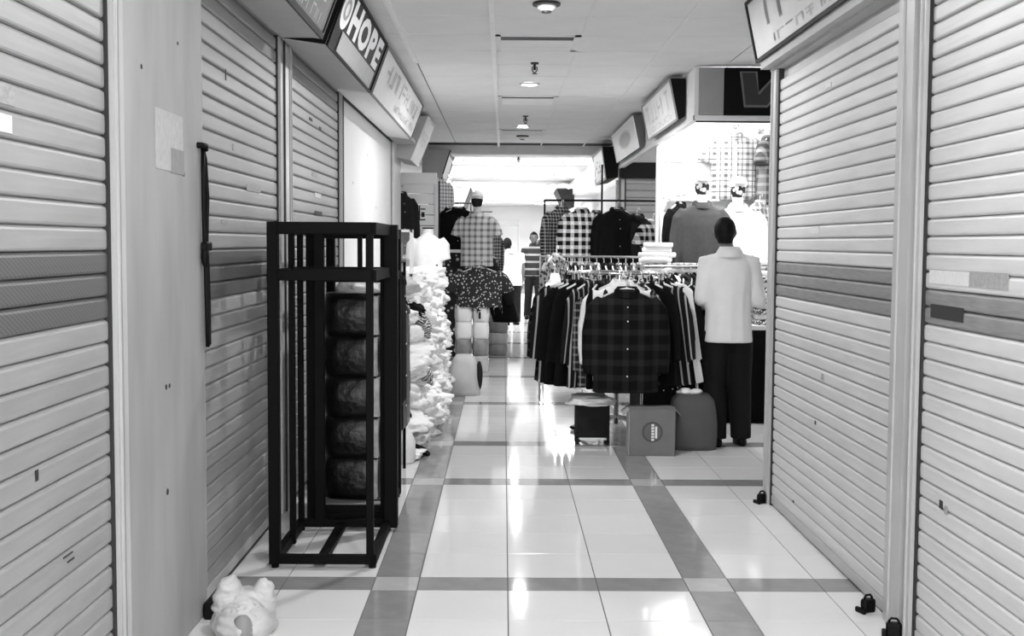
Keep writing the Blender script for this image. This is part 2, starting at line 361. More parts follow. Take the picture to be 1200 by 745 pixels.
# ------------------------------------------------------------------ sign boxes along both walls
def glyphs(n, seed, w=.75):
    """illegible worn lettering: groups of short strokes in the unit square"""
    rnd = random.Random(seed); out = []
    for k in range(n):
        x = (k+.12)/n; ww = w/n
        for s in range(rnd.choice((2, 3, 3))):
            if rnd.random() < .55: xx = x+ww*rnd.choice((0, .45, .8)); out.append((xx, rnd.uniform(0, .1), xx+ww*.2, rnd.uniform(.8, 1)))
            else: z = rnd.choice((0, .42, .82)); out.append((x, z, x+ww, z+.16))
    vs = []; fs = []
    for a, b, c, d in out:
        q = len(vs); vs += [(a, b), (c, b), (c, d), (a, d)]; fs.append((q, q+1, q+2, q+3))
    return vs, fs
def sign(label, side, y0, y1, xin, xb, xt, zb, zt, casing, facem, framem, prints=(), zin=None, frame=.022, endm=None):
    ym = (y0+y1)/2; B = Vector((xin, ym, zb)); t = thing('sign_box', label, 'sign', B)
    zin = zb+.03 if zin is None else zin
    c = MB().prism_y([(0, zin-zb), (xb-xin, 0), (xt-xin, zt-zb), (0, zt-zb)], y0-ym, y1-ym); part('casing', c, casing, t)
    if endm: part('end_panel', MB().prism_y([(.0, zin-zb+.004), (xb-xin+.0*side, .002), (xt-xin, zt-zb-.002), (0, zt-zb-.002)], y0-ym-.006, y0-ym), endm, t)
    b0 = Vector((xb-xin, 0, 0)); up = Vector((xt-xb, 0, zt-zb)); H = up.length; up.normalize()
    yv = Vector((0, -side*1.0, 0))           # reading direction: +y on the left wall, -y on the right
    nrm = Vector((-side*up.z, 0, side*up.x)); W = y1-y0
    def P(u, v, d): return b0+yv*((u-.5)*W)+up*(v*H)+nrm*d
    def slab(u0, u1, v0, v1, d0, d1): return ([P(u0,v0,d0),P(u1,v0,d0),P(u1,v1,d0),P(u0,v1,d0),P(u0,v0,d1),P(u1,v0,d1),P(u1,v1,d1),P(u0,v1,d1)], [(0,3,2,1),(4,5,6,7),(0,1,5,4),(1,2,6,5),(2,3,7,6),(3,0,4,7)])
    f = part('sign_face', MB().add(*slab(.01, .99, .03, .97, -.004, .006)), facem, t)
    fu = frame/W; fv = frame/H; fr = MB()
    for q in ((0, 1, 0, fv), (0, 1, 1-fv, 1), (0, fu, fv, 1-fv), (1-fu, 1, fv, 1-fv)): fr.add(*slab(*q, 0, .014))
    part('frame', fr, framem, t)
    for nm, geo, u0, u1, v0, v1, m, d in prints:
        vs, fs = geo; mb = MB(); n = len(vs)
        pts = [P(u0+(u1-u0)*a, v0+(v1-v0)*b, d) for a, b in vs]
        mb.add(pts+[p-nrm*.004 for p in pts], [q for q in fs]+[tuple(reversed([i+n for i in q])) for q in fs]); part(nm, mb, m, f)
    return t
RECT = ([(0, 0), (1, 0), (1, 1), (0, 1)], [(0, 1, 2, 3)])
def ring(a=.72, n=24):
    vs = []; fs = []
    for k in range(n):
        c, s_ = math.cos(2*PI*k/n), math.sin(2*PI*k/n); vs += [(.5+.5*c, .5+.5*s_), (.5+.5*a*c, .5+.5*a*s_)]
    for k in range(n): l = (k+1) % n; fs.append((2*k, 2*l, 2*l+1, 2*k+1))
    return vs, fs
def disc(n=24): return [(.5+.5*math.cos(2*PI*k/n), .5+.5*math.sin(2*PI*k/n)) for k in range(n)], [tuple(range(n))]
m_signdark = mat('sign_dark', .14, .5, .15, .2, 10); m_signgrey = mat('sign_grey', .5, .5, .4, .2, 14); m_signwhite = mat('sign_white', .9, .4, .4, .04, 6)
m_ink = mat('sign_ink_faded', .62, .5, .3, .25, 20); m_inkl = mat('sign_ink_pale', .8, .5, .3, .1, 20); m_letter = mat('sign_letter_white', .93, .4)
m_casedark = mat('sign_case_dark', .05, .6, .12); m_casegrey = mat('sign_case_grey', .66, .5); m_inkmid = mat('sign_ink_mid', .72, .5, .3, .15, 20)
LX = dict(xin=-1.235, xb=-1.0, xt=-.87, zb=2.59, zt=2.94)
sign('dark grey sign box with worn pale lettering, first on the left, cut by the frame', -1, 3.6, 6.10, casing=m_lintel, facem=m_signgrey, framem=m_signdark, frame=.03,
     prints=[('lettering', glyphs(9, 3), .05, .93, .42, .86, m_inkl, .008), ('lettering', glyphs(16, 4), .2, .95, .12, .30, m_inkl, .008)], **LX)
sign('black sign box with white HOPE lettering and a grey patch', -1, 6.28, 8.26, casing=m_lintel, facem=m_black, framem=m_black, frame=.014, endm=m_casedark,
     prints=[('letter', text_mesh('H', .05), .20, .375, .40, .93, m_letter, .009), ('letter', text_mesh('O', .05), .39, .60, .40, .93, m_letter, .009), ('letter', text_mesh('P', .05), .62, .77, .40, .93, m_letter, .009), ('letter', text_mesh('E', .05), .795, .935, .40, .93, m_letter, .009), ('emblem', disc(), .03, .18, .36, .95, m_letter, .008), ('emblem_ring', ring(.6), .06, .15, .50, .82, m_ink, .010),
             ('grey_patch', RECT, .14, .93, .05, .36, m_casegrey, .012)], **LX)
sign('long pale sign box with faded lettering after the black HOPE sign', -1, 8.34, 11.9, casing=m_white, facem=m_signwhite, framem=mat('sign_frame_mid', .42, .5), frame=.016,
     prints=[('lettering', glyphs(9, 11), .1, .9, .45, .85, m_inkmid, .008), ('lettering', glyphs(18, 12), .4, .95, .15, .32, m_inkmid, .008)], **LX)
sign('small white sign box with grey end beyond the long pale sign', -1, 12.9, 14.0, -1.235, -1.08, -.88, 2.45, 2.94, m_casegrey, m_signwhite, m_signwhite, prints=[('lettering', glyphs(5, 13), .15, .85, .4, .7, m_inkl, .008)])
sign('grey sign box with black far rim high on the left', -1, 17.0, 18.4, -1.24, -.98, -.83, 2.42, 2.9, m_casegrey, m_casegrey, m_black, frame=.07)
sign('dark slanted sign panel high on the left far down the corridor', -1, 26.5, 28.5, -1.3, -.98, -.8, 2.32, 2.8, m_signwhite, m_signdark, m_black)
RX = dict(xin=1.52, xb=1.465, xt=1.39, zb=2.59, zt=2.94)
sign('pale sign box with worn faint lettering above the right shutter, nearest the camera', 1, 3.4, 6.80, casing=m_casedark, facem=mat('sign_pale', .83, .4, .4, .08, 5), framem=m_signdark, frame=.02,
     prints=[('lettering', glyphs(7, 21), .06, .9, .40, .85, m_inkmid, .008), ('lettering', glyphs(14, 22), .1, .9, .12, .26, m_inkmid, .008)], **RX)
sign('white sign box with black end beside the shirt stall corner', 1, 9.87, 11.85, casing=m_casedark, facem=m_signwhite, framem=mat('sign_frame_lt', .6, .5), frame=.016,
     prints=[('lettering', glyphs(6, 31), .1, .88, .35, .85, m_inkl, .008), ('lettering', glyphs(12, 32), .1, .88, .12, .26, m_inkl, .008)], **RX)
sign('white sign box with a grey rounded emblem, second beyond the stall corner', 1, 12.68, 15.1, casing=mat('sign_case_charcoal', .34, .5), facem=m_signwhite, framem=m_signwhite, frame=.03,
     prints=[('emblem', disc(), .28, .78, .28, .78, m_ink, .008), ('emblem_ring', ring(.8), .25, .81, .24, .82, m_inkl, .009)], **RX)
sign('pale sign box with black end above the patterned shirts', 1, 15.56, 17.2, 1.52, 1.36, 1.30, 2.40, 2.84, m_casedark, m_signwhite, m_ink, frame=.03,
     prints=[('lettering', glyphs(4, 41), .2, .8, .3, .7, m_ink, .008)])
sign('dark sign panel high on the right far down the corridor', 1, 26.5, 28.3, 1.6, 1.42, 1.2, 2.34, 2.8, m_signdark, m_signdark, m_black)
struct('trim_8', MB().box(-1.96, -1.24, 14.15, 33, 2.66, 2.985), m_white)
struct('trim_9', MB().box(1.56, 2.2, 16.2, 33, 2.66, 2.985), m_white)
# fascias that carry the signs
struct('trim_5', MB().box(-1.235, -1.02, .5, 12.9, 2.625, 2.665), m_lintel)
struct('trim_6', MB().box(1.47, 1.52, .5, 6.75, 2.545, 2.60), m_lintel)

# ------------------------------------------------------------------ shirt stall on the right
st = thing('stall_header', 'white header beam round the corner of the brightly lit shirt stall', 'beam', (1.53, 9.45, 2.55))
part('side_fascia', MB().box(0, .06, .06, 6.0, 0, .42), m_white, st)
part('front_fascia', MB().box(0, 2.0, 0, .06, 0, .42), m_white, st)
part('lower_rail', MB().box(-.01, 2.0, -.02, .0, -.012, .03), m_white, st)
part('side_rail', MB().box(-.012, .0, -.02, 6.0, -.012, .03), m_white, st)
part('painted_shadow_strip', MB().box(.02, 2.0, .0, .05, -.022, -.012), m_guideD, st)  # solid dark strip standing in for shade under the header
vsg = thing('sign_board', 'black sign board with a large outlined letter V over the lit stall', 'sign', (1.765, 9.43, 2.58))
part('board', MB().bbox(0, 1.4, -.03, .0, 0, .385, .004), m_black, vsg)
gp = part('end_panel', MB().bbox(-.205, -.002, -.028, .0, .0, .385, .004), mat('panel_grey', .58, .5), vsg, label='plain grey end panel')
def vpoly(o, m, d, nm):
    P = [(.135-o, .345+o*.6), (.255+o, .345+o*.6), (.28, .17+o*1.5), (.44-o*.5, .345+o*.6), (.58+o, .345+o*.6), (.35+o*.4, .075-o), (.17-o*.6, .075-o)]
    n = len(P); part(nm, MB().add([(x, d, z) for x, z in P]+[(x, d+.008, z) for x, z in P], [tuple(range(n)), tuple(reversed(range(n, 2*n)))]+[(i, (i+1) % n, (i+1) % n+n, i+n) for i in range(n)]), m, vsg)
vpoly(.012, mat('v_outline', .42, .5), -.034, 'letter_outline'); vpoly(-.006, mat('v_fill', .17, .5), -.040, 'letter')
part('small_mark', MB().box(.50, .58, -.036, -.03, .02, .06), m_offwhite, vsg)
struct('wall_stall_back', MB().box(1.6, 3.5, 11.95, 12.05, 0, 2.95), m_white)
sw = thing('slatwall_panel', 'white grooved slatwall at the back of the lit stall behind hung shirts', 'panel', (1.62, 11.93, 0))
for k in range(18): part('plank', MB().bbox(0, 1.86, -.02, .015, .25+k*.125, .25+k*.125+.115, .004), m_white, sw)
for nm, x, y, lab, g in (('corner_post', 1.58, 11.86, 'white square metal post at the far corner of the lit stall', m_white),):
    t = thing(nm, lab, 'post', (x, y, 0)); part('shaft', MB().bbox(-.035, .035, -.035, .035, 0, 2.54, .004), g, t); part('groove', MB().box(-.008, .008, -.0375, -.034, 0, 2.54), m_casegrey, t)
# fluorescent tubes of the stall (behind its header, under the stall roof)
def tube_light(loc, L, rz, label, watts, group=None):
    t = thing('tube_light', label, 'lamp', loc, rz, group)
    part('batten', MB().bbox(-L/2, L/2, -.03, .03, 0, .04, .004), m_hanger, t)
    part('tube', MB().tube([(-L/2+.03, 0, -.02), (L/2-.03, 0, -.02)], .013, 10), m_tube, t, smooth=True)
    ld = bpy.data.lights.new('tube_glow', 'AREA'); ld.shape = 'RECTANGLE'; ld.size = L; ld.size_y = .08; ld.energy = watts
    lo = bpy.data.objects.new('tube_glow', ld); COL.objects.link(lo); lo.parent = t; lo.location = (0, 0, -.045)
    return t
tube_light((2.5, 9.75, 2.9), 1.5, 0, 'fluorescent tube behind the front header of the shirt stall', TUBE_W*1.2)
tube_light((1.95, 10.9, 2.9), 1.6, PI/2, 'fluorescent tube along the open side of the shirt stall', TUBE_W*1.2)

# ------------------------------------------------------------------ garments
def shirt_meshes(long_sleeve, depth, wide=1.0, L=.76, fold=.012, seed=1, vox=.015, spread=0):
    mb = MB(); rnd = random.Random(seed)
    prof = [(0, .055, .045), (-.018, .08, .05), (-.045, .145, .058), (-.075, .195, .066), (-.12, .222, .08), (-.22, .232, .092), (-.40, .232, .09), (-.58, .238, .088), (-L, .246, .086)]
    rings = []
    for z, a, d in prof:
        r = []
        for k in range(28):
            t = 2*PI*k/28; c, s = math.cos(t), math.sin(t)
            x = a*wide*math.copysign(abs(c)**.8, c); f = fold*min(1, max(0, -z-.1)*2)*math.sin(x*34+seed+z*3)
            r.append((x, (d*depth)*math.copysign(abs(s)**.8, s)+f, z))
        rings.append(r)
    mb.loft(rings)
    for s in (-1, 1):
        if long_sleeve: pts = [(s*.17*wide, 0, -.085), (s*.235*wide, 0, -.16), (s*(.268+spread*.4)*wide, .005, -.32), (s*(.278+spread)*wide, -.005, -.48), (s*(.274+spread)*wide, -.01, -.62)]; rr = [.062, .068, .06, .05, .042]
        else: pts = [(s*.17*wide, 0, -.08), (s*.235*wide, 0, -.135), (s*(.285+spread)*wide, 0, -.24), (s*(.30+spread)*wide, 0, -.29)]; rr = [.065, .075, .078, .08]
        mb.tube(pts, rr, 12, flat=min(1, depth*.9))
    body = fuse(mb, vox, 2, 'shirt_body')
    col = MB(); rg = []
    for z, a in ((-.03, .085), (.012, .068), (.02, .07), (-.005, .092), (-.035, .1)):
        rg.append([(a*math.cos(2*PI*k/16), a*.75*math.sin(2*PI*k/16)*max(depth, .5)-.006, z-(.025 if math.sin(2*PI*k/16) < -.6 else 0)) for k in range(16)])
    col.loft(rg, False); collar = col.mesh('collar', True)
    pl = MB(); pts = []
    yf = -.0935*depth-.004
    for z, o in ((-.05, .4), (-.1, .8), (-.2, 1.0), (-.4, 1.0), (-.6, 1.0), (-L+.01, .98)): pts.append((z, yf*o-.002))
    vs = []
    for z, y in pts: vs += [(-.014, y, z), (.014, y, z)]
    pl.add(vs+[(x, y+.02, z) for x, y, z in vs], [(2*i, 2*i+1, 2*i+3, 2*i+2) for i in range(len(pts)-1)]+[(2*i+12, 2*i+14, 2*i+15, 2*i+13) for i in range(len(pts)-1)])
    placket = pl.mesh('placket')
    bt = MB()
    for z, y in pts[1:]: bt.tube([(0, y-.001, z-.03), (0, y-.006, z-.03)], .006, 6)
    buttons = bt.mesh('buttons')
    hg = MB(); hg.tube([(0, 0, .0), (0, 0, .045), (.012, 0, .075), (.03, 0, .085), (.042, 0, .072), (.042, 0, .055)], .0035, 6)
    hg.tube([(-.17*wide, 0, -.055), (-.08, 0, -.012), (0, 0, .005), (.08, 0, -.012), (.17*wide, 0, -.055)], .008, 6)
    hanger = hg.mesh('hanger', True)
    return body, collar, placket, buttons, hanger
def make_shirt(label, cat, meshes, m, loc, rz=0, group=None, mcollar=None, hanger=True, plk=True, mplk=None, tilt=(0, 0)):
    t = thing('shirt', label, cat, loc, rz, group, tilt)
    part('shirt_body', meshes[0].copy(), m, t); part('collar', meshes[1].copy(), mcollar or m, t)
    if plk: p = part('placket', meshes[2].copy(), mplk or m, t); part('buttons', meshes[3].copy(), m_offwhite, p)
    if hanger: part('hanger', meshes[4].copy(), m_hanger, t)
    return t
LONG = shirt_meshes(True, 1.0, seed=2); TEE = shirt_meshes(False, 1.15, L=.68, seed=5)
THIN = shirt_meshes(True, .34, L=.80, seed=3, fold=.004, vox=.012); SLIM = shirt_meshes(True, .6, L=.74, seed=8, vox=.016)
p_front = plaid('plaid_black', .05, .14, 9, 9, .4, .4, .3, 0, None)
p_edge = [plaid('plaid_dark_a', .05, .24, 16, 14, .35, .35), plaid('plaid_dark_b', .12, .5, 22, 18, .3, .3), plaid('stripe_dark', .1, .62, 18, 10, .25, 0), m_dark, m_dark2, plaid('plaid_mid', .2, .7, 20, 20, .4, .4), m_dark]
p_mono = plaid('plaid_bold', .08, .85, 11, 11, .45, .45); p_fine = plaid('plaid_fine', .1, .6, 26, 26, .4, .4); p_light = plaid('plaid_light', .70, .34, 9, 9, .3, .25, line=.25); p_tee = plaid('plaid_tee', .86, .45, 13, 13, .4, .4)
# round rack
RCX, RCY = .875, 9.0
rk = thing('round_clothes_rack', 'round chrome clothes rack crowded with dark shirts in front of the stall', 'clothes rack', (RCX, RCY, 0))
ringpts = [(.36*math.cos(2*PI*k/32), .36*math.sin(2*PI*k/32), 1.30) for k in range(33)]
part('hanging_ring', MB().tube(ringpts, .011, 8, cap=False), m_chrome, rk, smooth=True)
part('pole', MB().tube([(0, 0, .1), (0, 0, 1.32)], .018, 10), m_chrome, rk, smooth=True)
for k in range(3):
    a = 2*PI*k/3+.5; part('spoke', MB().tube([(0, 0, 1.28), (.36*math.cos(a), .36*math.sin(a), 1.30)], .009, 8), m_chrome, rk)
for k in range(4):
    a = PI/2*k+PI*.25; c, s = math.cos(a), math.sin(a); l = part('leg', MB().tube([(0, 0, .16), (.38*c, .38*s, .09), (.46*c, .46*s, .02)], .013, 8), m_offwhite, rk); part('foot', MB().ell((.46*c, .46*s, .016), .025, .025, .016, 8, 5), m_black, l)
part('display_arm', MB().tube([(0, -.36, 1.30), (0, -.70, 1.275), (0, -.71, 1.29)], .009, 8), m_chrome, rk)
proto = None; rnd = random.Random(4)
p_bold = plaid('stripe_bold', .05, .9, 4, 10, .3, 0, .25)
GL = 'dark long-sleeved shirt hanging edge-on in the round rack'
NR = 30
for k in range(NR):
    a = 2*PI*k/NR+.05; r = .36
    loc = (RCX+r*math.cos(a), RCY+r*math.sin(a), 1.225); mm = p_edge[rnd.randrange(7)]; deg = math.degrees(a); right = deg < 35 or deg > 292
    if right: mm = (p_bold, m_dark, p_edge[2])[k % 3]
    GL = ('boldly striped', 'plain black', 'finely striped')[k % 3]+' shirt hanging edge-on at the right side of the round rack' if right else 'dark long-sleeved shirt hanging edge-on at the %s of the round rack' % ('back' if deg < 150 else ('left side' if deg < 235 else 'front'))
    ty = -.17 if right else -.07
    mats = {'shirt_body': mm, 'collar': mm, 'placket': rnd.choice((mm, m_offwhite, m_grey))}
    if proto is None: proto = make_shirt(GL, 'shirt', THIN, mm, loc, a, 'shirts crowded on the round rack', mplk=m_offwhite, tilt=(0, ty))
    else: dup(proto, loc, a+rnd.uniform(-.06, .06), GL, 'shirts crowded on the round rack', mats, tilt=(0, ty))
make_shirt('black checked shirt facing the camera on the front of the round rack', 'shirt', LONG, p_front, (RCX, RCY-.66, 1.195), 0, mplk=p_front)
make_shirt('white shirt with patterned collar hung just behind the front black checked shirt', 'shirt', SLIM, m_whitecloth, (RCX-.02, RCY-.50, 1.24), 0)
make_shirt('patterned shirt showing its shoulder at the left of the front black shirt', 'shirt', SLIM, p_edge[1], (RCX-.10, RCY-.48, 1.185), -.12)
make_shirt('dark shirt showing its shoulder at the right of the front black shirt', 'shirt', SLIM, p_edge[0], (RCX+.10, RCY-.47, 1.185), .12)
# striped shirts slanting on the right of the rack
for k, (x, y, rz, m, tl) in enumerate(((1.20, 9.42, 1.15, p_bold, -.20), (1.30, 9.50, 1.2, p_edge[2], -.26), (1.40, 9.56, 1.2, p_bold, -.28), (1.50, 9.62, 1.25, p_edge[0], -.30), (1.58, 9.70, 1.25, m_dark, -.30))):
    t = make_shirt(('boldly striped shirt slanting out at the right of the round rack', 'finely striped shirt slanting out second at the right of the round rack', 'boldly striped shirt slanting out third at the right of the round rack', 'dark shirt slanting out fourth at the right of the round rack', 'plain black shirt slanting out last before the folded shirt table')[k], 'shirt', SLIM, m, (x, y, 1.26), rz, mplk=m_whitecloth)
    t.rotation_euler = (Matrix.Rotation(tl, 4, 'Y') @ Matrix.Rotation(rz, 4, 'Z')).to_euler()
ar = thing('slanting_rail', 'short chrome rail carrying the slanting shirts right of the round rack', 'rail', (1.40, 9.55, 0))
part('rail', MB().tube([(-.28, -.18, 1.34), (.24, .18, 1.34)], .01, 8), m_chrome, ar); part('upright', MB().tube([(.24, .18, 0), (.24, .18, 1.34)], .012, 8), m_chrome, ar); part('upright', MB().tube([(-.28, -.18, 0), (-.28, -.18, 1.34)], .012, 8), m_chrome, ar)
# second rack behind it
r2 = thing('straight_clothes_rail', 'chrome clothes rail of patterned shirts behind the round rack', 'clothes rail', (.75, 11.0, 0))
part('rail', MB().tube([(-.42, 0, 1.40), (.55, 0, 1.40)], .012, 8), m_chrome, r2)
for x in (-.42, .55):
    part('upright', MB().tube([(x, 0, 0.02), (x, 0, 1.40)], .012, 8), m_chrome, r2); part('foot_bar', MB().tube([(x, -.25, .02), (x, .25, .02)], .013, 8), m_chrome, r2)
GL2 = 'patterned shirt hanging edge-on on the straight rail behind the round rack'
proto2 = None
for k in range(13):
    mm = (p_fine, p_edge[1], p_edge[5], m_dark, p_edge[0])[k % 5]; loc = (.75-.37+.07*k, 11.0, 1.325); GL2 = 'patterned shirt edge-on on the straight rail behind the round rack, %s from the left' % ('first', 'second', 'third', 'fourth', 'fifth', 'sixth', 'seventh', 'eighth', 'ninth', 'tenth', 'eleventh', 'twelfth', 'last')[k]
    mats = {'shirt_body': mm, 'collar': mm}
    if proto2 is None: proto2 = make_shirt(GL2, 'shirt', THIN, mm, loc, PI/2, 'shirts on the straight rail'); 
    else: dup(proto2, loc, PI/2+rnd.uniform(-.1, .1), GL2, 'shirts on the straight rail', mats)
make_shirt('white shirt hanging at the left end of the straight rail', 'shirt', SLIM, m_whitecloth, (.43, 10.2, 1.24), 1.25)
make_shirt('dark patterned jacket hung above the white shirt at the rail end', 'jacket', SLIM, blotch('print_dark', .5, .1, 30, .45), (.47, 10.75, 1.42), 1.05)
# tall rail of display shirts
tr = thing('tall_clothes_rail', 'tall rail with checked and black display shirts facing the camera', 'clothes rail', (1.1, 13.4, 0))
part('rail', MB().tube([(-.65, 0, 2.03), (.72, 0, 2.03)], .012, 8), m_black, tr)
part('lower_bar', MB().tube([(-.65, -.1, 1.38), (-.05, -.1, 1.38)], .014, 8), m_white, tr)
for x in (-.65, .72, .02): part('upright', MB().tube([(x, .02, .0), (x, .02, 2.45 if x == .02 else 2.04)], .011, 8), m_black, tr)
tall = [(-.46, -.05, 1.95, .75, p_fine, LONG, 'fine dark checked shirt at the left end of the tall rail'), (-.24, -.28, 1.92, .5, p_mono, LONG, 'bold black and white checked shirt on the tall rail'),
        (-.05, .0, 1.90, .9, p_edge[1], SLIM, 'dark patterned shirt hung edgeways beside the bold checked shirt'), (.17, -.22, 1.93, .35, m_dark, LONG, 'black long shirt in the middle of the tall rail'),
        (.42, -.1, 1.86, .6, m_dark2, LONG, 'charcoal jacket right of the black shirt on the tall rail'), (.62, .0, 1.80, .8, p_mono, TEE, 'checked short-sleeved shirt at the right end of the tall rail by the white post')]
for x, y, z, rz, m, ms, lab in tall: make_shirt(lab, 'shirt', ms, m, (1.1+x, 13.4+y, z), rz)

def crumple_mesh(seed, m, w=.34, d=.28, h=.12, sub=4):
    """a loosely folded garment: flattened lump with creases and a wandering outline"""
    bm = bmesh.new(); bmesh.ops.create_icosphere(bm, subdivisions=sub, radius=1)
    for v in bm.verts:
        c = v.co.copy(); x = math.copysign(abs(c.x)**.7, c.x); y = math.copysign(abs(c.y)**.7, c.y); z = math.copysign(abs(c.z)**.8, c.z)
        q = c+Vector((seed, seed*.7, 0)); wv = Vector((noise.noise(q*1.3), noise.noise(q*1.3+Vector((9, 0, 0))), noise.noise(q*1.3+Vector((0, 9, 0)))))
        rid = 1-abs(noise.noise((q+wv*.8)*2.4))*2; fine = 1-abs(noise.noise((q+wv)*6))*2
        n = noise.noise(q*1.6)*.35+rid*.20+fine*.075-.1
        v.co = Vector((x*w/2, y*d/2, z*h/2))*(1+n)
    me = bpy.data.meshes.new('white_garment'); bm.to_mesh(me); bm.free(); me.polygons.foreach_set('use_smooth', [True]*len(me.polygons)); me.materials.append(m); return me
# low stool with folded cloth, cardboard box, grey sack
sl = thing('low_stool', 'low dark stool covered with white cloth under the round rack', 'stool', (.655, 8.72, 0))
part('cloth_top', crumple_mesh(12.0, m_whitecloth, .34, .28, .075), None, sl, (-.01, 0, .325))
part('skirt', MB().bbox(-.12, .13, -.10, .10, .04, .295, .01), m_dark2, sl)
for x in (-.11, .12):
    for y in (-.10, .10): part('leg', MB().box(x-.012, x+.012, y-.012, y+.012, 0, .3), m_dark2, sl)
part('lower_bar', MB().box(-.12, .13, -.112, -.10, .035, .05), m_offwhite, sl)
bx = thing('cardboard_box', 'grey cardboard box with a round printed mark standing under the round rack', 'box', (1.055, 8.26, 0), -.03)
mcb = mat('cardboard', .42, .7, .3, .06, 12); mcs = mat('cardboard_lit', .72, .7, .3, .05, 12)  # second tone is a paler copy, cardboard coloured as if lit
part('carton', MB().bbox(-.165, .165, -.12, .14, 0, .335, .004), mcb, bx)
part('painted_lit_side', MB().box(-.168, -.1652, -.115, .135, .005, .33), mcs, bx, label='carton side painted pale as if lit')  # light on this side is put into its colour
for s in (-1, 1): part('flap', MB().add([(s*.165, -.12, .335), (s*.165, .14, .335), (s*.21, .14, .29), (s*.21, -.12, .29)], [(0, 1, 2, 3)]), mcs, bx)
part('front_flap', MB().add([(-.165, -.12, .333), (.165, -.12, .333), (.165, -.05, .352), (-.165, -.05, .352)], [(0, 1, 2, 3)]), mcb, bx)
mk = MB(); vs, fs = ring(.8); mk.add([(-.075+.15*a, -.1215, .10+.15*b) for a, b in vs], fs); part('printed_ring', mk, mat('print_ring', .27, .7), bx)
mk = MB(); vs, fs = disc(); mk.add([(-.058+.116*a, -.1211, .117+.116*b) for a, b in vs], fs); part('printed_disc', mk, mat('print_disc', .36, .7), bx)
mk = MB(); rnd = random.Random(9)
for k in range(6): z = .112+k*.021; mk.box(-.008, .012, -.1224, -.1214, z, z+.015)
mk.box(.019, .034, -.1224, -.1214, .13, .215); part('printed_mark', mk, mat('print_white', .86, .6), bx)
def sack(label, name, loc, w, d, h, m, seed, top=.75, cat='sack', tuft=None, rz=0):
    rings = []
    for i in range(11):
        q = i/10; z = h*q; s = (.94+.08*math.sin(q*PI))*(1-(1-top)*q**2)
        if q > .9: s *= .8
        rings.append([(w/2*s*math.copysign(abs(math.cos(t))**.6, math.cos(t))*(1+.04*noise.noise(Vector((math.cos(t)*2, q*4, seed)))), d/2*s*math.copysign(abs(math.sin(t))**.6, math.sin(t))*(1+.05*noise.noise(Vector((math.sin(t)*2, q*4, seed+5)))), z) for t in [2*PI*k/28 for k in range(28)]])
    t = thing(name, label, cat, loc, rz); part('sack_body', MB().loft(rings), m, t, smooth=True)
    if tuft:
        mb = MB(); r = random.Random(seed)
        for k in range(6): x = r.uniform(-.08, .04); mb.ell((x, r.uniform(-.06, .02), h+.005+r.uniform(0, .02)), .05, .04, .022, 8, 5)
        part('crumpled_top', mb, tuft, t, smooth=True, label='pale crumpled cloth at the mouth')
    return t
sack('dark grey full sack beside the cardboard box', 'grey_sack', (1.40, 8.50, 0), .36, .3, .41, mat('sack_grey', .30, .7, .3, .08, 10), 3, .86, tuft=m_offwhite)
sack('pale grey rounded sack on the floor by the white clothes heap', 'pale_sack', (-.42, 11.5, 0), .34, .42, .40, mat('sack_pale', .70, .6, .3, .08, 8), 7, .62)
part('dark_patch', MB().ell((.155, -.02, .19), .035, .15, .15, 12, 8), m_dark2, bpy.data.objects['pale_sack'], smooth=True, label='dark side panel')

# folded shirt table in the stall
tb = thing('display_table', 'display table with a dark cloth to the floor heaped with folded shirts', 'table', (2.0, 9.95, 0))
part('table_top', MB().bbox(-.26, 1.2, -.28, .5, .80, .84, .006), m_offwhite, tb)
part('table_cloth', MB().box(-.24, 1.18, -.26, .48, .0, .80), m_dark, tb)
def folded_mesh(seed, m, w=.27, d=.22, h=.045):
    rings = []
    for z, s in ((0, .94), (h*.2, 1), (h*.75, 1), (h, .93)):
        rings.append([(w/2*s*math.copysign(abs(math.cos(t))**.35, math.cos(t)), d/2*s*math.copysign(abs(math.sin(t))**.35, math.sin(t)), z+.006*noise.noise(Vector((3*math.cos(t), 3*math.sin(t), seed+z*9)))) for t in [2*PI*(k+.5)/20 for k in range(20)]])
    me = MB().loft(rings).mesh('folded_shirt', True); me.materials.append(m); return me
fm = [folded_mesh(1, m_whitecloth), folded_mesh(2, m_offwhite), folded_mesh(3, blotch('print_bw', .2, .9, 40, .5)), folded_mesh(4, p_light), folded_mesh(5, p_tee)]
rnd = random.Random(12)
ORD = ('topmost', 'second from the top', 'third from the top', 'fourth from the top', 'fifth from the top', 'sixth from the top', 'seventh from the top', 'eighth from the top', 'ninth from the top', 'tenth from the top', 'eleventh from the top', 'twelfth from the top', 'thirteenth from the top')
def pile(x, y, z, n, sel, label, group, rz=0, j=.012):
    for k in range(n):
        me = fm[sel[k % len(sel)]]
        o = part('folded_shirt', me, None, None, (x+rnd.uniform(-j, j), y+rnd.uniform(-j, j), z+k*.0455), (0, 0, rz+rnd.uniform(-.08, .08)))
        tag(o, label+', '+ORD[n-1-k], 'shirt', group)
G1 = 'folded shirts piled on the display table'
pile(1.90, 10.12, .84, 9, (0, 1, 3), 'pale folded shirt, back left pile of the display table', G1)
pile(2.20, 10.15, .84, 12, (0, 4, 0), 'folded shirt, second back pile of the display table', G1)
pile(1.93, 9.83, .84, 9, (2, 2, 3), 'printed folded shirt, pile left of the person in white', G1)
pile(2.28, 9.84, .84, 9, (2, 0), 'folded shirt, pile in front of the person in white', G1)
pile(2.58, 9.9, .84, 10, (0, 3), 'folded shirt, pile right of the person in white', G1)
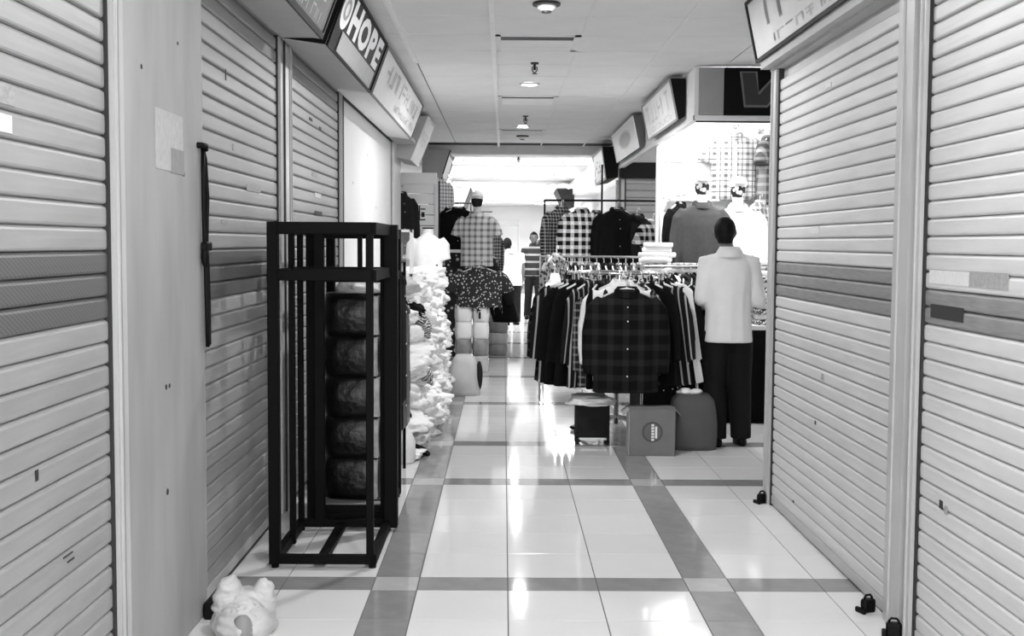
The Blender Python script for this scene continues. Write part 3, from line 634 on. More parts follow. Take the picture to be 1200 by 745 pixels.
# side ledge of folded shirts along the corridor edge of the stall
lg = thing('side_counter', 'dark counter at the corridor side of the stall under pale folded shirts', 'counter', (1.45, 10.5, 0))
part('body', MB().box(-.25, .27, -.32, .45, 0, 1.06), m_dark, lg); part('top', MB().bbox(-.27, .29, -.34, .47, 1.06, 1.085, .005), m_offwhite, lg)
pile(1.34, 10.34, 1.085, 8, (0, 1, 4), 'folded shirt, near left pile on the side counter', 'folded shirts on the side counter', 0, .03)
pile(1.60, 10.32, 1.085, 6, (2, 0, 3), 'folded shirt, near right pile on the side counter', 'folded shirts on the side counter', 0, .03)
pile(1.42, 10.72, 1.085, 10, (0, 1), 'white folded shirt, back pile on the side counter', 'folded shirts on the side counter', 0, .03)

# mannequins and hung shirts inside the stall
m_mann = mat('mannequin_head', .80, .4); m_print = blotch('cap_print', .15, .85, 22, .5)
def mannequin(label, loc, rz, m, ms, scale=1, hat=None, head=True, cap=None):
    t = thing('mannequin', label, 'mannequin', loc, rz); t.scale = (scale,)*3
    part('shirt_body', ms[0].copy(), m, t); part('collar', ms[1].copy(), m, t)
    n = part('neck', MB().tube([(0, 0, -.05), (0, 0, .075)], [.06, .05], 14), m_mann, t, smooth=True)
    if head:
        mb = MB().ell((0, 0, .155), .072, .09, .105, 18, 12); mb.tube([(0, -.085, .165), (0, -.1, .145)], [.01, .014], 8); part('head', fuse(mb, .012, 2), hat or m_mann, t)
        if cap: mb = MB().ell((0, .0, .205), .085, .10, .07, 16, 8); mb.box(-.06, .06, -.17, -.06, .195, .207); part('cap', fuse(mb, .012, 2), cap, t)
    part('stand_pole', MB().tube([(0, 0, -.9-loc[2]*0), (0, 0, -.6)], .018, 8), m_chrome, t)
    part('stand_base', MB().tube([(0, 0, -.92), (0, 0, -.9)], .12, 16), m_chrome, t)
    return t
mannequin('mannequin in a charcoal sweater standing left of the person in white', (1.83, 10.75, 1.92), 0, mat('charcoal_knit', .27, .9, .2, .1, 30), shirt_meshes(True, 1.3, .92, L=.66, seed=6), .98, hat=m_print, cap=m_whitecloth)
mannequin('white clad mannequin behind the head of the person in white', (2.20, 10.9, 1.90), 0, m_whitecloth, shirt_meshes(True, 1.3, .92, L=.66, seed=9), 1, hat=m_print, cap=m_whitecloth)
make_shirt('pale checked short-sleeved shirt hung high on the stall back wall', 'shirt', TEE, p_light, (2.33, 11.80, 2.66), 0, mplk=m_offwhite)
make_shirt('dark shirt hung edgeways beside the pale checked shirt on the stall wall', 'shirt', TEE, plaid('plaid_darkgrey', .25, .5, 12, 12), (2.68, 11.76, 2.62), 1.1)
make_shirt('grey patterned shirt hanging low at the right of the white mannequin', 'shirt', SLIM, plaid('plaid_grey', .45, .85, 14, 14), (2.52, 11.4, 1.95), .8)
o = part('folded_shirt', folded_mesh(8, m_whitecloth, .26, .05, .26), None, None, (1.92, 11.86, 2.0), (-.25, 0, 0)); tag(o, 'white boxed shirt standing on a slatwall ledge above the charcoal mannequin', 'shirt')
sh = thing('wall_shelf', 'thin white ledge on the slatwall under the boxed shirt', 'shelf', (1.92, 11.8, 1.985)); part('shelf_board', MB().box(-.25, .25, -.12, .10, -.015, 0), m_white, sh)
make_shirt('dark garment hanging beside the white post at the stall corner', 'shirt', SLIM, m_dark, (1.72, 11.35, 1.93), .9)

def wall_arm(label, a, b, m=None):
    t = thing('wall_bracket', label, 'bracket', a); v = Vector(b)-Vector(a)
    part('arm', MB().tube([(0, 0, 0), v, v+Vector((0, 0, .012))], .008, 8), m or m_chrome, t); part('wall_plate', MB().ell((0, 0, 0), .025, .025, .025, 8, 6), m or m_chrome, t)
wall_arm('thin arm carrying the shirts at the right of the white mannequin', (2.52, 11.93, 2.03), (2.52, 11.38, 2.03))
wall_arm('thin arm carrying the dark garment beside the white stall post', (1.615, 11.86, 2.01), (1.76, 11.33, 2.01))
wall_arm('hook arm of the high pale checked shirt on the stall wall', (2.36, 11.93, 2.74), (2.37, 11.78, 2.74)); wall_arm('hook arm of the dark shirt high on the stall wall', (2.62, 11.93, 2.70), (2.62, 11.76, 2.70))
wall_arm('wall arm carrying the dark shirt by the left pillar', (-1.27, 13.46, 2.20), (-1.24, 13.80, 2.20)); wall_arm('wall arm carrying the plaid shirts beyond the capped mannequin', (-1.95, 17.0, 1.985), (-.2, 16.8, 1.985)); wall_arm('wall arm carrying the dark plaid shirt right of the capped mannequin', (-1.95, 17.4, 1.80), (-.24, 17.3, 1.80))
wall_arm('arm carrying the white shirt left of the straight rail', (.40, 10.98, 1.40), (.44, 10.18, 1.32))
# ------------------------------------------------------------------ corridor beyond the stall on the right
shutter('grey roller shutter facing the camera behind the tall shirt rail', (1.62, 15.7, 0), -PI/2, 1.5, 2.42, .1, mat('slat_grey_far', .58, .5, .4, .05), None, None)
for o in COL.objects: pass
struct('trim_7', MB().box(1.56, 3.5, 15.55, 15.75, 2.43, 2.63), m_black)
struct('trim_10', MB().box(1.56, 3.5, 15.6, 15.75, 2.63, 2.985), m_wall)
tube_light((2.3, 13.9, 2.93), 1.2, 0, 'unseen tube light added to brighten the grey shutter behind the shirt rail', TUBE_W*.8)  # added lamp, there to light the shutter slats
struct('wall_shutter_back', MB().box(1.56, 3.5, 15.8, 15.95, 0, 2.95), m_wall)
wr = thing('white_side_shutter', 'white slatted side of the stall beyond the tall shirt rail', 'shutter', (1.53, 15.8, 0))
sm = slat_mesh(2.4, .14, m_white)
for k in range(16): part('slat', sm, None, wr, (0, 0, .1+.14*k), (0, 0, 0))
part('corner_strip', MB().box(-.02, .03, -.06, .0, 0, 2.4), m_ink, wr)
# ------------------------------------------------------------------ recess and stalls on the left beyond the pillar
pt = thing('stall_partition', 'white grooved stall partition with a dark emblem beyond the left pillar', 'partition', (-1.9, 14.1, 0))
for k in range(17): part('plank', MB().bbox(0, 1.02, -.015, .02, .05+k*.13, .05+k*.13+.122, .004), m_white, pt)
part('end_post', MB().bbox(1.02, 1.07, -.03, .03, 0, 2.32, .004), m_offwhite, pt)
part('dark_edge', MB().box(1.07, 1.085, -.03, .03, 0, 2.28), m_black, pt)
part('head_rail', MB().bbox(0, 1.05, -.04, .03, 2.24, 2.38, .006), m_white, pt)
part('emblem', MB().box(.83, .845, -.018, -.015, 1.80, 1.98).box(.845, .91, -.018, -.015, 1.80, 1.815).box(.85, .91, -.018, -.015, 1.93, 1.945).box(.86, .90, -.018, -.015, 1.84, 1.9), m_signdark, pt)
make_shirt('dark shirt hanging in the gap beside the left pillar', 'shirt', SLIM, m_dark2, (-1.26, 13.75, 2.12), .9)
dr = thing('jacket_rail', 'rail of black jackets beyond the left partition', 'clothes rail', (-.72, 15.4, 0))
part('rail', MB().tube([(-.5, 0, 2.06), (.25, 0, 2.06)], .012, 8), m_chrome, dr); part('top_hook', MB().tube([(-.12, 0, 2.06), (-.12, -.2, 2.43)], .008, 8), m_chrome, dr)
for x in (-.5, .25): part('upright', MB().tube([(x, .03, 0), (x, .03, 2.07)], .012, 8), m_chrome, dr)
for k, x in enumerate((-.26, -.12, .0, .10)):
    make_shirt(('black jacket at the left end of the jacket rail', 'black jacket second on the jacket rail', 'black jacket third on the jacket rail', 'black jacket nearest the mannequin on the jacket rail')[k], 'jacket', LONG, m_dark, (-.72+x, 15.4-.1*k, 1.985), .25-.1*k)
t = make_shirt('small pale printed top hung above the black jackets', 'shirt', SLIM, p_tee, (-.86, 15.2, 2.36), .6); t.scale = (.62,)*3
sh = thing('wall_shelf', 'white shelf board below the black jackets', 'shelf', (-.72, 15.0, 1.40)); part('shelf_board', MB().bbox(-.3, .2, -.1, .25, 0, .04, .004), m_white, sh)
cb = thing('display_cabinet', 'dark cabinet of small patterned goods below the white shelf board', 'cabinet', (-.72, 15.05, 0)); part('body', MB().box(-.3, .22, -.08, .25, 0, 1.40), blotch('goods', .08, .75, 16, .33), cb)
# torso mannequin with cap, plaid
mannequin('mannequin in a pale checked short-sleeved shirt and white cap on the left', (-.36, 14.2, 1.90), -.25, p_tee, shirt_meshes(False, 1.4, .86, L=.66, seed=11), 1, hat=m_dark2, cap=m_whitecloth)
make_shirt('dark checked shirt on a hanger standing over the wrapped parcels', 'shirt', shirt_meshes(False, 1.5, 1.15, L=.46, seed=13), blotch('check_dark', .12, .75, 30, .3), (-.31, 13.5, 1.24), .05)
make_shirt('plaid shirt hanging beyond the capped mannequin', 'shirt', LONG, p_edge[5], (-.26, 16.8, 1.90), 1.0)
make_shirt('dark plaid shirt hanging just right of the capped mannequin', 'shirt', SLIM, p_fine, (-.30, 17.3, 1.72), -.5)
# long dark coat leaning out over the floor
ct = thing('long_coat', 'long black coat slanting down beside the wrapped parcels', 'coat', (-.24, 14.3, 1.34))
rings = []
for k in range(9):
    q = k/8; z = -.80*q; rings.append([(.03+.22*q+(.06+.10*min(1, q*2.2))*math.cos(t)*(1+.08*math.sin(5*t)), (.07+.04*q)*math.sin(t), z) for t in [2*PI*i/20 for i in range(20)]])
part('coat_body', MB().loft(rings), m_dark, ct, smooth=True)
part('sleeve', MB().tube([(.06, -.04, -.06), (.2, -.08, -.3), (.30, -.08, -.58)], [.06, .055, .045], 10), m_dark2, ct, smooth=True)
part('hanger', MB().tube([(-.1, 0, .0), (0, 0, .05), (.12, 0, .0)], .008, 6), m_hanger, ct)
part('coat_stand', MB().tube([(-.02, .10, -1.3), (-.02, .10, .06), (0, 0, .05)], .012, 8), m_chrome, ct)

# wrapped parcels in two stacks
def parcel_mesh(seed, w, d, h, m):
    mb = MB(); rings = []
    for i in range(8):
        q = i/7; s = .84+.16*math.sin(PI*min(max(q, .06), .94))**.5
        rings.append([(w/2*s*math.copysign(abs(math.cos(t))**.45, math.cos(t))*(1+.05*noise.noise(Vector((math.cos(t)*3, math.sin(t)*3, q*3+seed)))), d/2*s*math.copysign(abs(math.sin(t))**.45, math.sin(t))*(1+.05*noise.noise(Vector((math.cos(t)*3, math.sin(t)*3, q*3+seed+7)))), h*q) for t in [2*PI*(k+.5)/24 for k in range(24)]])
    me = mb.loft(rings).mesh('wrapped_parcel', True); me.materials.append(m); return me
m_wrapw = mat('wrap_white', .86, .35, .5, .06, 9, bump=.4, bscale=14); m_wrapg = mat('wrap_grey', .5, .35, .5, .35, 9, bump=.4, bscale=14); m_wrapm = mat('wrap_mid', .68, .35, .5, .3, 9, bump=.4, bscale=14)
lab = ('left', 'right')
for c in range(2):
    for k in range(4):
        m = m_wrapw if k >= 2 else (m_wrapg if k == 1 else m_wrapm)
        me = parcel_mesh(c*7+k, .20, .3, .20, m)
        o = part('wrapped_parcel', me, None, None, (-.50+.205*c, 13.55, k*.198), (0, 0, .05*(k-c)))
        tag(o, ('%s wrapped clothes parcel in the %s column of the nearer stack, %s' % (('pale', 'grey', 'white', 'white')[k], lab[c], ('on the floor', 'second from the floor', 'third from the floor', 'on top')[k])), 'parcel', 'parcels in the nearer stack')
for k in range(5):
    me = parcel_mesh(30+k, .28, .3, .155, (m_wrapg, m_wrapm, m_wrapg, m_wrapm, m_wrapw)[k])
    o = part('wrapped_parcel', me, None, None, (-.10, 15.6, k*.153), (0, 0, .06*(k % 2)))
    tag(o, 'patterned wrapped parcel in the farther stack, %s' % ('on the floor', 'second from the floor', 'in the middle', 'second from the top', 'on top')[k], 'parcel', 'parcels in the farther stack')

# ------------------------------------------------------------------ white clothes heap along the left panel
m_heap2 = mat('heap_grey', .8, .6, .4, .06, 12)
cm = [crumple_mesh(k*3.1, m_whitecloth if k < 5 else m_heap2) for k in range(6)]; cdk = [crumple_mesh(33.0, plaid('heap_stripe', .35, .9, 40, 10, .4, 0), .26, .2, .08), crumple_mesh(37.0, m_dark, .2, .12, .04)]
core = thing('clothes_platform', 'white cloth-covered platform carrying the heap of white garments', 'platform', (-.98, 10.3, 0))
part('cloth_cover', MB().bbox(-.25, .06, -1.95, 1.9, 0, 1.13, .03), m_whitecloth, core)
rnd = random.Random(77); HG = 'white garments in the heap by the left panel'; HL = 'crumpled white garment in the tall heap along the left panel'
nh = 0
for L_ in range(13):
    z = .055+L_*.095
    out = -.79+.03*math.sin(L_*1.3)-.07*max(0, L_-8)/4+(.05 if L_ < 2 else 0)
    for k in range(13):
        y = 8.42+k*.285+rnd.uniform(-.06, .06)+.1*(L_ % 2)
        o = part('white_garment', cm[rnd.randrange(6)], None, None, (out+rnd.uniform(-.04, .05), y, z+rnd.uniform(-.012, .012)), (rnd.uniform(-.3, .3), rnd.uniform(-.25, .35), rnd.uniform(0, 6.3))); tag(o, HL, 'clothes', HG); nh += 1
    for x in (-1.05,):
        o = part('white_garment', cm[rnd.randrange(6)], None, None, (x+rnd.uniform(-.03, .03), 8.28+rnd.uniform(-.05, .05), z), (rnd.uniform(-.3, .3), rnd.uniform(-.3, .3), rnd.uniform(0, 6.3))); tag(o, HL, 'clothes', HG); nh += 1
for k in range(14):
    for x in (-.86, -1.06):
        o = part('white_garment', cm[rnd.randrange(5)], None, None, (x+rnd.uniform(-.05, .05), 8.4+k*.26, 1.18+rnd.uniform(0, .05)), (rnd.uniform(-.2, .2), rnd.uniform(-.2, .2), rnd.uniform(0, 6.3))); tag(o, HL, 'clothes', HG); nh += 1
for (x, y, z, i, lb) in ((-.67, 8.62, .92, 0, 'striped grey garment poking from the upper face of the white heap'), (-.66, 8.75, .55, 0, 'striped grey garment low in the face of the white heap'), (-.74, 8.30, .28, 1, 'small black garment at the foot of the white heap'),
                         (-.70, 8.55, 1.06, 1, 'small black garment near the top of the white heap'), (-.62, 8.2, .03, 1, 'small black garment dropped on the floor by the white heap'), (-.86, 8.2, .62, 0, 'striped grey garment at the near end of the white heap')):
    o = part('loose_garment', cdk[i], None, None, (x, y, z), (.5, .7 if z > .1 else 0, rnd.uniform(0, 3))); tag(o, lb, 'clothes')
o = part('loose_garment', crumple_mesh(55.0, m_whitecloth, .30, .34, .05), None, None, (-.76, 8.02, .035)); tag(o, 'flat white garment spilling on the floor at the near end of the heap', 'clothes')
# headless bust in a white tee and the small glass box on top of the heap
bu = thing('bust_form', 'headless bust form in a plain white t-shirt standing on the white heap', 'mannequin', (-.82, 12.0, 1.17))
me = shirt_meshes(False, 1.5, .66, L=.46, seed=15, spread=-.05); part('shirt_body', me[0], m_whitecloth, bu, (0, 0, .46)); part('neck_stub', MB().tube([(0, 0, .42), (0, 0, .50)], [.06, .055], 14), m_offwhite, bu, smooth=True); part('neck_cap', MB().tube([(0, 0, .50), (0, 0, .515)], .058, 14), m_dark2, bu)
part('printed_dot', MB().tube([(.1, -.125, .12), (.1, -.118, .12)], .012, 8), m_dark2, bu)
gb = thing('glass_display_case', 'small white-framed glass display case beside the bust form', 'case', (-.80, 8.75, 1.27))
fr = MB()
for x in (-.07, .07):
    for y in (-.07, .07): part('frame_post', MB().box(x-.009, x+.009, y-.009, y+.009, 0, .35), m_white, gb)
for z in (0, .335): part('frame_ring', MB().box(-.08, .08, -.08, -.062, z, z+.018).box(-.08, .08, .062, .08, z, z+.018).box(-.08, -.062, -.08, .08, z, z+.018).box(.062, .08, -.08, .08, z, z+.018), m_white, gb)
mg, nt, pg = nmat('clear_glass'); pg.inputs['Base Color'].default_value = (.95, .95, .95, 1); pg.inputs['Roughness'].default_value = .03; pg.inputs['Transmission Weight'].default_value = .9; pg.inputs['IOR'].default_value = 1.1
part('pane', MB().box(-.062, .062, -.074, -.071, .018, .335), mg, gb)
part('card_insert', MB().box(-.05, .0, .01, .02, .02, .25), mat('card_grey', .6, .6), gb)

# ------------------------------------------------------------------ black display racks and bundles on the left
def rack(label, x0, x1, y0, y1, posts, zt, zm, back=False):
    t = thing('display_rack', label, 'rack', (x0, y0, 0)); W = x1-x0; D = y1-y0
    for (x, y, s) in posts: part('post', MB().bbox(x-s/2, x+s/2, y-s/2, y+s/2, 0.02, zt, .003), m_rack, t)
    for nm, z, h in (('base_rail', .02, .04), ('middle_rail', zm-.05, .05), ('top_rail', zt-.055, .055)):
        part(nm, MB().bbox(0, W, -.022, .022, z, z+h, .003), m_rack, t); part(nm, MB().bbox(0, W, D-.022, D+.022, z, z+h, .003), m_rack, t)
        part(nm, MB().box(-.02, .02, 0, D, z, z+h), m_rack, t); part(nm, MB().box(W-.02, W+.02, 0, D, z, z+h), m_rack, t)
    for x, y in ((0, 0), (W, 0), (0, D), (W, D)): part('foot', MB().tube([(x, y, 0), (x, y, .022)], .018, 8), m_rack, t)
    return t
fr1 = rack('tall open black metal display rack standing empty on the left of the corridor', -1.09, -.635, 5.28, 5.98, [(0, 0, .05), (.445, 0, .034), (0, .70, .03), (.475, .70, .07), (.10, .70, .05), (.02, .35, .03)], 1.615, 1.395)
part('base_slat', MB().bbox(.19, .24, 0, .70, .02, .045, .003), m_rack, fr1)
part('top_strut', MB().bbox(.30, .325, .69, .71, 1.39, 1.58, .003), m_rack, fr1)
fr2 = rack('second black metal rack behind the empty one holding black bundles', -1.05, -.66, 6.12, 6.78, [(0, 0, .06), (.39, 0, .05), (0, .66, .05), (.39, .66, .05)], 1.60, 1.36)
for k in range(5): part('shelf_slat', MB().bbox(0, .39, .02+k*.14, .09+k*.14, .085, .105, .003), mat('slat_wood_grey', .45, .6), fr2)
part('shelf_bearer', MB().box(0.0, .39, .0, .02, .06, .10), m_rack, fr2)
bl = ('lowest', 'second', 'third', 'fourth', 'top')
for k in range(5):
    me = parcel_mesh(60+k*3, .345, .40, .232, m_bagblack)
    t = thing('black_bundle', 'shiny black plastic-wrapped bundle in the rear rack, %s of five' % bl[k], 'bundle', (-.855, 6.42, .106+k*.226), .03*(k % 3-1))
    part('wrapped_body', me, None, t)
    part('lit_side_strip', MB().bbox(.115, .145, -.208, .2, .01, .222, .002), mat('lit_wrap_tone', .62, .25, .6, .5, 14), t, label='pale strip painted as the lit edge of the bundle')  # light on the bundle side, painted as a pale strip
t = make_shirt('black long shirt hung edgeways on the far side of the black racks', 'shirt', THIN, m_dark, (-.675, 7.15, 1.32), PI/2)
make_shirt('black glossy jacket hung lower beside the black racks', 'jacket', THIN, m_bagblack, (-.68, 7.5, 1.12), PI/2)
hr = thing('hanging_rail', 'thin black rail at the back of the racks with black garments', 'clothes rail', (-.69, 6.8, 0))
part('rail', MB().tube([(0, 0, 1.40), (0, .85, 1.40)], .01, 8), m_rack, hr); part('upright', MB().tube([(0, .85, 0), (0, .85, 1.4)], .01, 8), m_rack, hr); part('upright', MB().tube([(0, .05, 0), (0, .05, 1.4)], .01, 8), m_rack, hr)
o = tag(part('plastic_bottle', MB().loft([[(r*math.cos(t), r*math.sin(t), z) for t in [2*PI*k/16 for k in range(16)]] for z, r in ((0, .055), (.02, .07), (.15, .07), (.2, .05), (.24, .02), (.27, .02))]), m_wrapw, None, (-.70, 7.85, 0), smooth=True), 'white plastic jug on the floor behind the black racks', 'jug')

# ------------------------------------------------------------------ small things in front
bagm = mat('bag_plastic', .70, .35, .5, .08, 6, bump=.3, bscale=20)
def bag_mesh():
    mb = MB(); rings = []
    for i in range(12):
        q = i/11; z = .175*q
        s = (1.0, 1.08, 1.12, 1.13, 1.1, 1.05, .98, .9, .8, .68, .55, .38)[i]
        rings.append([(.105*s*math.cos(t)*(1+.12*noise.noise(Vector((math.cos(t)*2, math.sin(t)*2, q*3)))), .10*s*math.sin(t)*(1+.12*noise.noise(Vector((math.cos(t)*2, math.sin(t)*2, q*3+9)))), z) for t in [2*PI*k/28 for k in range(28)]])
    mb.loft(rings); return mb
pb = thing('plastic_bag', 'knotted white plastic bag on the floor at the foot of the column', 'bag', (-1.025, 4.36, 0))
mb = bag_mesh()
mb.tube([(-.045, 0, .10), (-.062, -.01, .165), (-.052, -.02, .215), (-.038, -.03, .238)], [.075, .055, .034, .010], 14, flat=.75)
mb.tube([(.04, 0, .10), (.066, -.005, .15), (.078, -.01, .19), (.072, -.012, .215)], [.078, .058, .034, .010], 14, flat=.75)
mb.tube([(-.02, -.01, .13), (.03, -.01, .13)], .05, 12)
me = fuse(mb, .006, 2)
for v in me.vertices:
    c = v.co; q = c*14; f = 1-abs(noise.noise(q+Vector((0, 0, c.z*12))))*2; v.co = c+v.normal*(.010*f+.007*noise.noise(c*22)+.002*noise.noise(c*70))
part('bag_body', me, bagm, pb, rot=(0, 0, .25))
part('bag_contents', MB().ell((.012, -.088, .04), .045, .036, .072, 14, 8), mat('bag_contents', .50, .5), pb, smooth=True, label='grey contents showing through the plastic')
o = thing('door_stopper', 'small black floor latch at the foot of the left column behind the bag', 'latch', (-1.20, 4.56, 0)); part('latch_body', MB().bbox(-.03, .03, -.04, .04, 0, .07, .01), m_black, o); part('latch_knob', MB().ell((.034, -.02, .05), .012, .012, .012, 8, 5), m_chrome, o)
def padlock(label, loc, rz):
    t = thing('padlock', label, 'padlock', loc, rz)
    part('lock_body', MB().bbox(-.03, .03, -.018, .018, 0, .055, .008), m_black, t)
    part('shackle', MB().tube([(-.018, 0, .05), (-.018, 0, .062), (-.01, 0, .072), (.01, 0, .072), (.018, 0, .062), (.018, 0, .05)], .005, 8), m_black, t, smooth=True)
    part('hasp', MB().bbox(-.045, -.028, -.03, .03, 0, .02, .004), m_black, t)
padlock('black padlock at the foot of the far right guide post beside the stall', (1.51, 6.66, 0), .4)
padlock('black padlock on the right shutter bottom bar near the camera', (1.50, 4.66, 0), .35)
padlock('black padlock at the foot of the near right guide post', (1.505, 4.36, 0), -.3)
# strap hanging on the column edge
sp = thing('hanging_strap', 'long black strap loop hanging from a hook on the painted column', 'strap', (-1.225, 4.58, 1.10))
part('strap_loop', MB().tube([(0, 0, .79), (.008, -.03, .70), (.010, -.035, .55), (.006, -.01, .42), (.010, -.012, .3), (.010, -.002, .12), (.008, .012, .0), (.010, .03, .01), (.010, .03, .2), (.008, .012, .42), (.010, .025, .6), (.006, .012, .75), (0, 0, .79)], .0085, 8, flat=.7), m_black, sp, smooth=True)
part('strap_buckle', MB().bbox(-.004, .022, -.03, .05, .385, .42, .005), m_black, sp); part('strap_knot', MB().ell((.008, -.01, .36), .016, .025, .045, 10, 6), m_black, sp, smooth=True)
part('hook', MB().tube([(-.02, -.05, .80), (.006, -.03, .80), (.012, .0, .80), (.008, .012, .785)], .012, 8), m_black, sp, smooth=True)

# ------------------------------------------------------------------ ceiling fittings
m_vent = mat('vent_slot', .30, .6); m_sprk = mat('sprinkler_dark', .14, .4)
def vent(label, k):
    y0 = CY0+CP*k; t = thing('air_vent', label, 'vent', (cx[3]+.315, y0+CP/2, CZ)); a, b = .311, CP/2-.004
    part('frame', MB().box(-a, a, -b, -b+.05, -.006, .012).box(-a, a, b-.05, b, -.006, .012).box(-a, -a+.05, -b, b, -.006, .012).box(a-.05, a, -b, b, -.006, .012), m_ceil, t)
    part('plenum', MB().box(-a+.05, a-.05, -b+.05, b-.05, .004, .011), m_vent, t)
    for q in range(2, 7):
        y = -b+.11+q*.08
        part('louvre', MB().add([(-a+.05, y-.03, .0), (a-.05, y-.03, .0), (a-.05, y+.025, -.016), (-a+.05, y+.025, -.016), (-a+.05, y-.03, .004), (a-.05, y-.03, .004), (a-.05, y+.025, -.012), (-a+.05, y+.025, -.012)], [(0, 1, 2, 3), (7, 6, 5, 4), (0, 4, 5, 1), (2, 6, 7, 3)]), m_ceil, t)
vent('square louvred ceiling vent nearest the camera', 2); vent('second louvred ceiling vent along the corridor', 7); vent('third louvred ceiling vent just before the bulkhead', 12)
def downlight(label, x, y, z=CZ-.003, watts=DOWNLIGHT_W):
    t = thing('downlight', label, 'lamp', (x, y, z))
    rg = [[(r*math.cos(2*PI*k/24), r*math.sin(2*PI*k/24), q) for k in range(24)] for r, q in ((.07, .0), (.095, -.003), (.092, -.014), (.072, -.016), (.07, .0))]
    part('trim_ring', MB().loft(rg, False), m_hanger, t, smooth=True)
    part('lens', MB().tube([(0, 0, -.006), (0, 0, -.012)], .071, 24), m_lamp, t)
    ld = bpy.data.lights.new('downlight_glow', 'AREA'); ld.shape = 'DISK'; ld.size = .13; ld.energy = watts
    lo = bpy.data.objects.new('downlight_glow', ld); COL.objects.link(lo); lo.parent = t; lo.location = (0, 0, -.02)
for k, y in enumerate((10.55, 14.35, 18.5, 22.3, -1.0, 2.85, 6.7)):
    downlight('round lit ceiling downlight, %s' % ('nearest in view, beyond the first vent', 'beyond the second vent', 'just past the bulkhead', 'farthest in view past the bulkhead', 'behind the camera', 'overhead near the camera', 'overhead just out of view')[k], .20, y, watts=NEAR_DOWNLIGHT_W if y < 11 else DOWNLIGHT_W)
def sprinkler(label, x, y):
    t = thing('sprinkler', label, 'sprinkler', (x, y, CZ-.003))
    part('escutcheon', MB().tube([(0, 0, 0), (0, 0, -.012)], [.035, .03], 14), m_sprk, t); part('stem', MB().tube([(0, 0, -.01), (0, 0, -.06)], .011, 8), m_sprk, t)
    part('frame_arm', MB().tube([(-.018, 0, -.03), (-.02, 0, -.06), (0, 0, -.085)], .005, 6).tube([(.018, 0, -.03), (.02, 0, -.06), (0, 0, -.085)], .005, 6), m_sprk, t); part('deflector', MB().tube([(0, 0, -.085), (0, 0, -.09)], .022, 12), m_sprk, t)
for k, y in enumerate((9.35, 13.2, 19.3)): sprinkler('dark ceiling sprinkler head %s' % ('before the first lit downlight', 'before the second lit downlight', 'past the bulkhead')[k], .215, y)
def detector(label, x, y):
    t = thing('smoke_detector', label, 'detector', (x, y, CZ-.003))
    part('base', MB().tube([(0, 0, 0), (0, 0, -.015)], .085, 20), m_sprk, t); part('dome', MB().loft([[(r*math.cos(2*PI*k/20), r*math.sin(2*PI*k/20), z) for k in range(20)] for z, r in ((-.015, .06), (-.035, .058), (-.05, .04))]), m_hanger, t, smooth=True); part('sensor', MB().tube([(0, 0, -.05), (0, 0, -.058)], .03, 12), m_sprk, t)
detector('round smoke detector with dark base nearest the camera', .225, 7.05); detector('small smoke detector before the bulkhead', .22, 15.6)

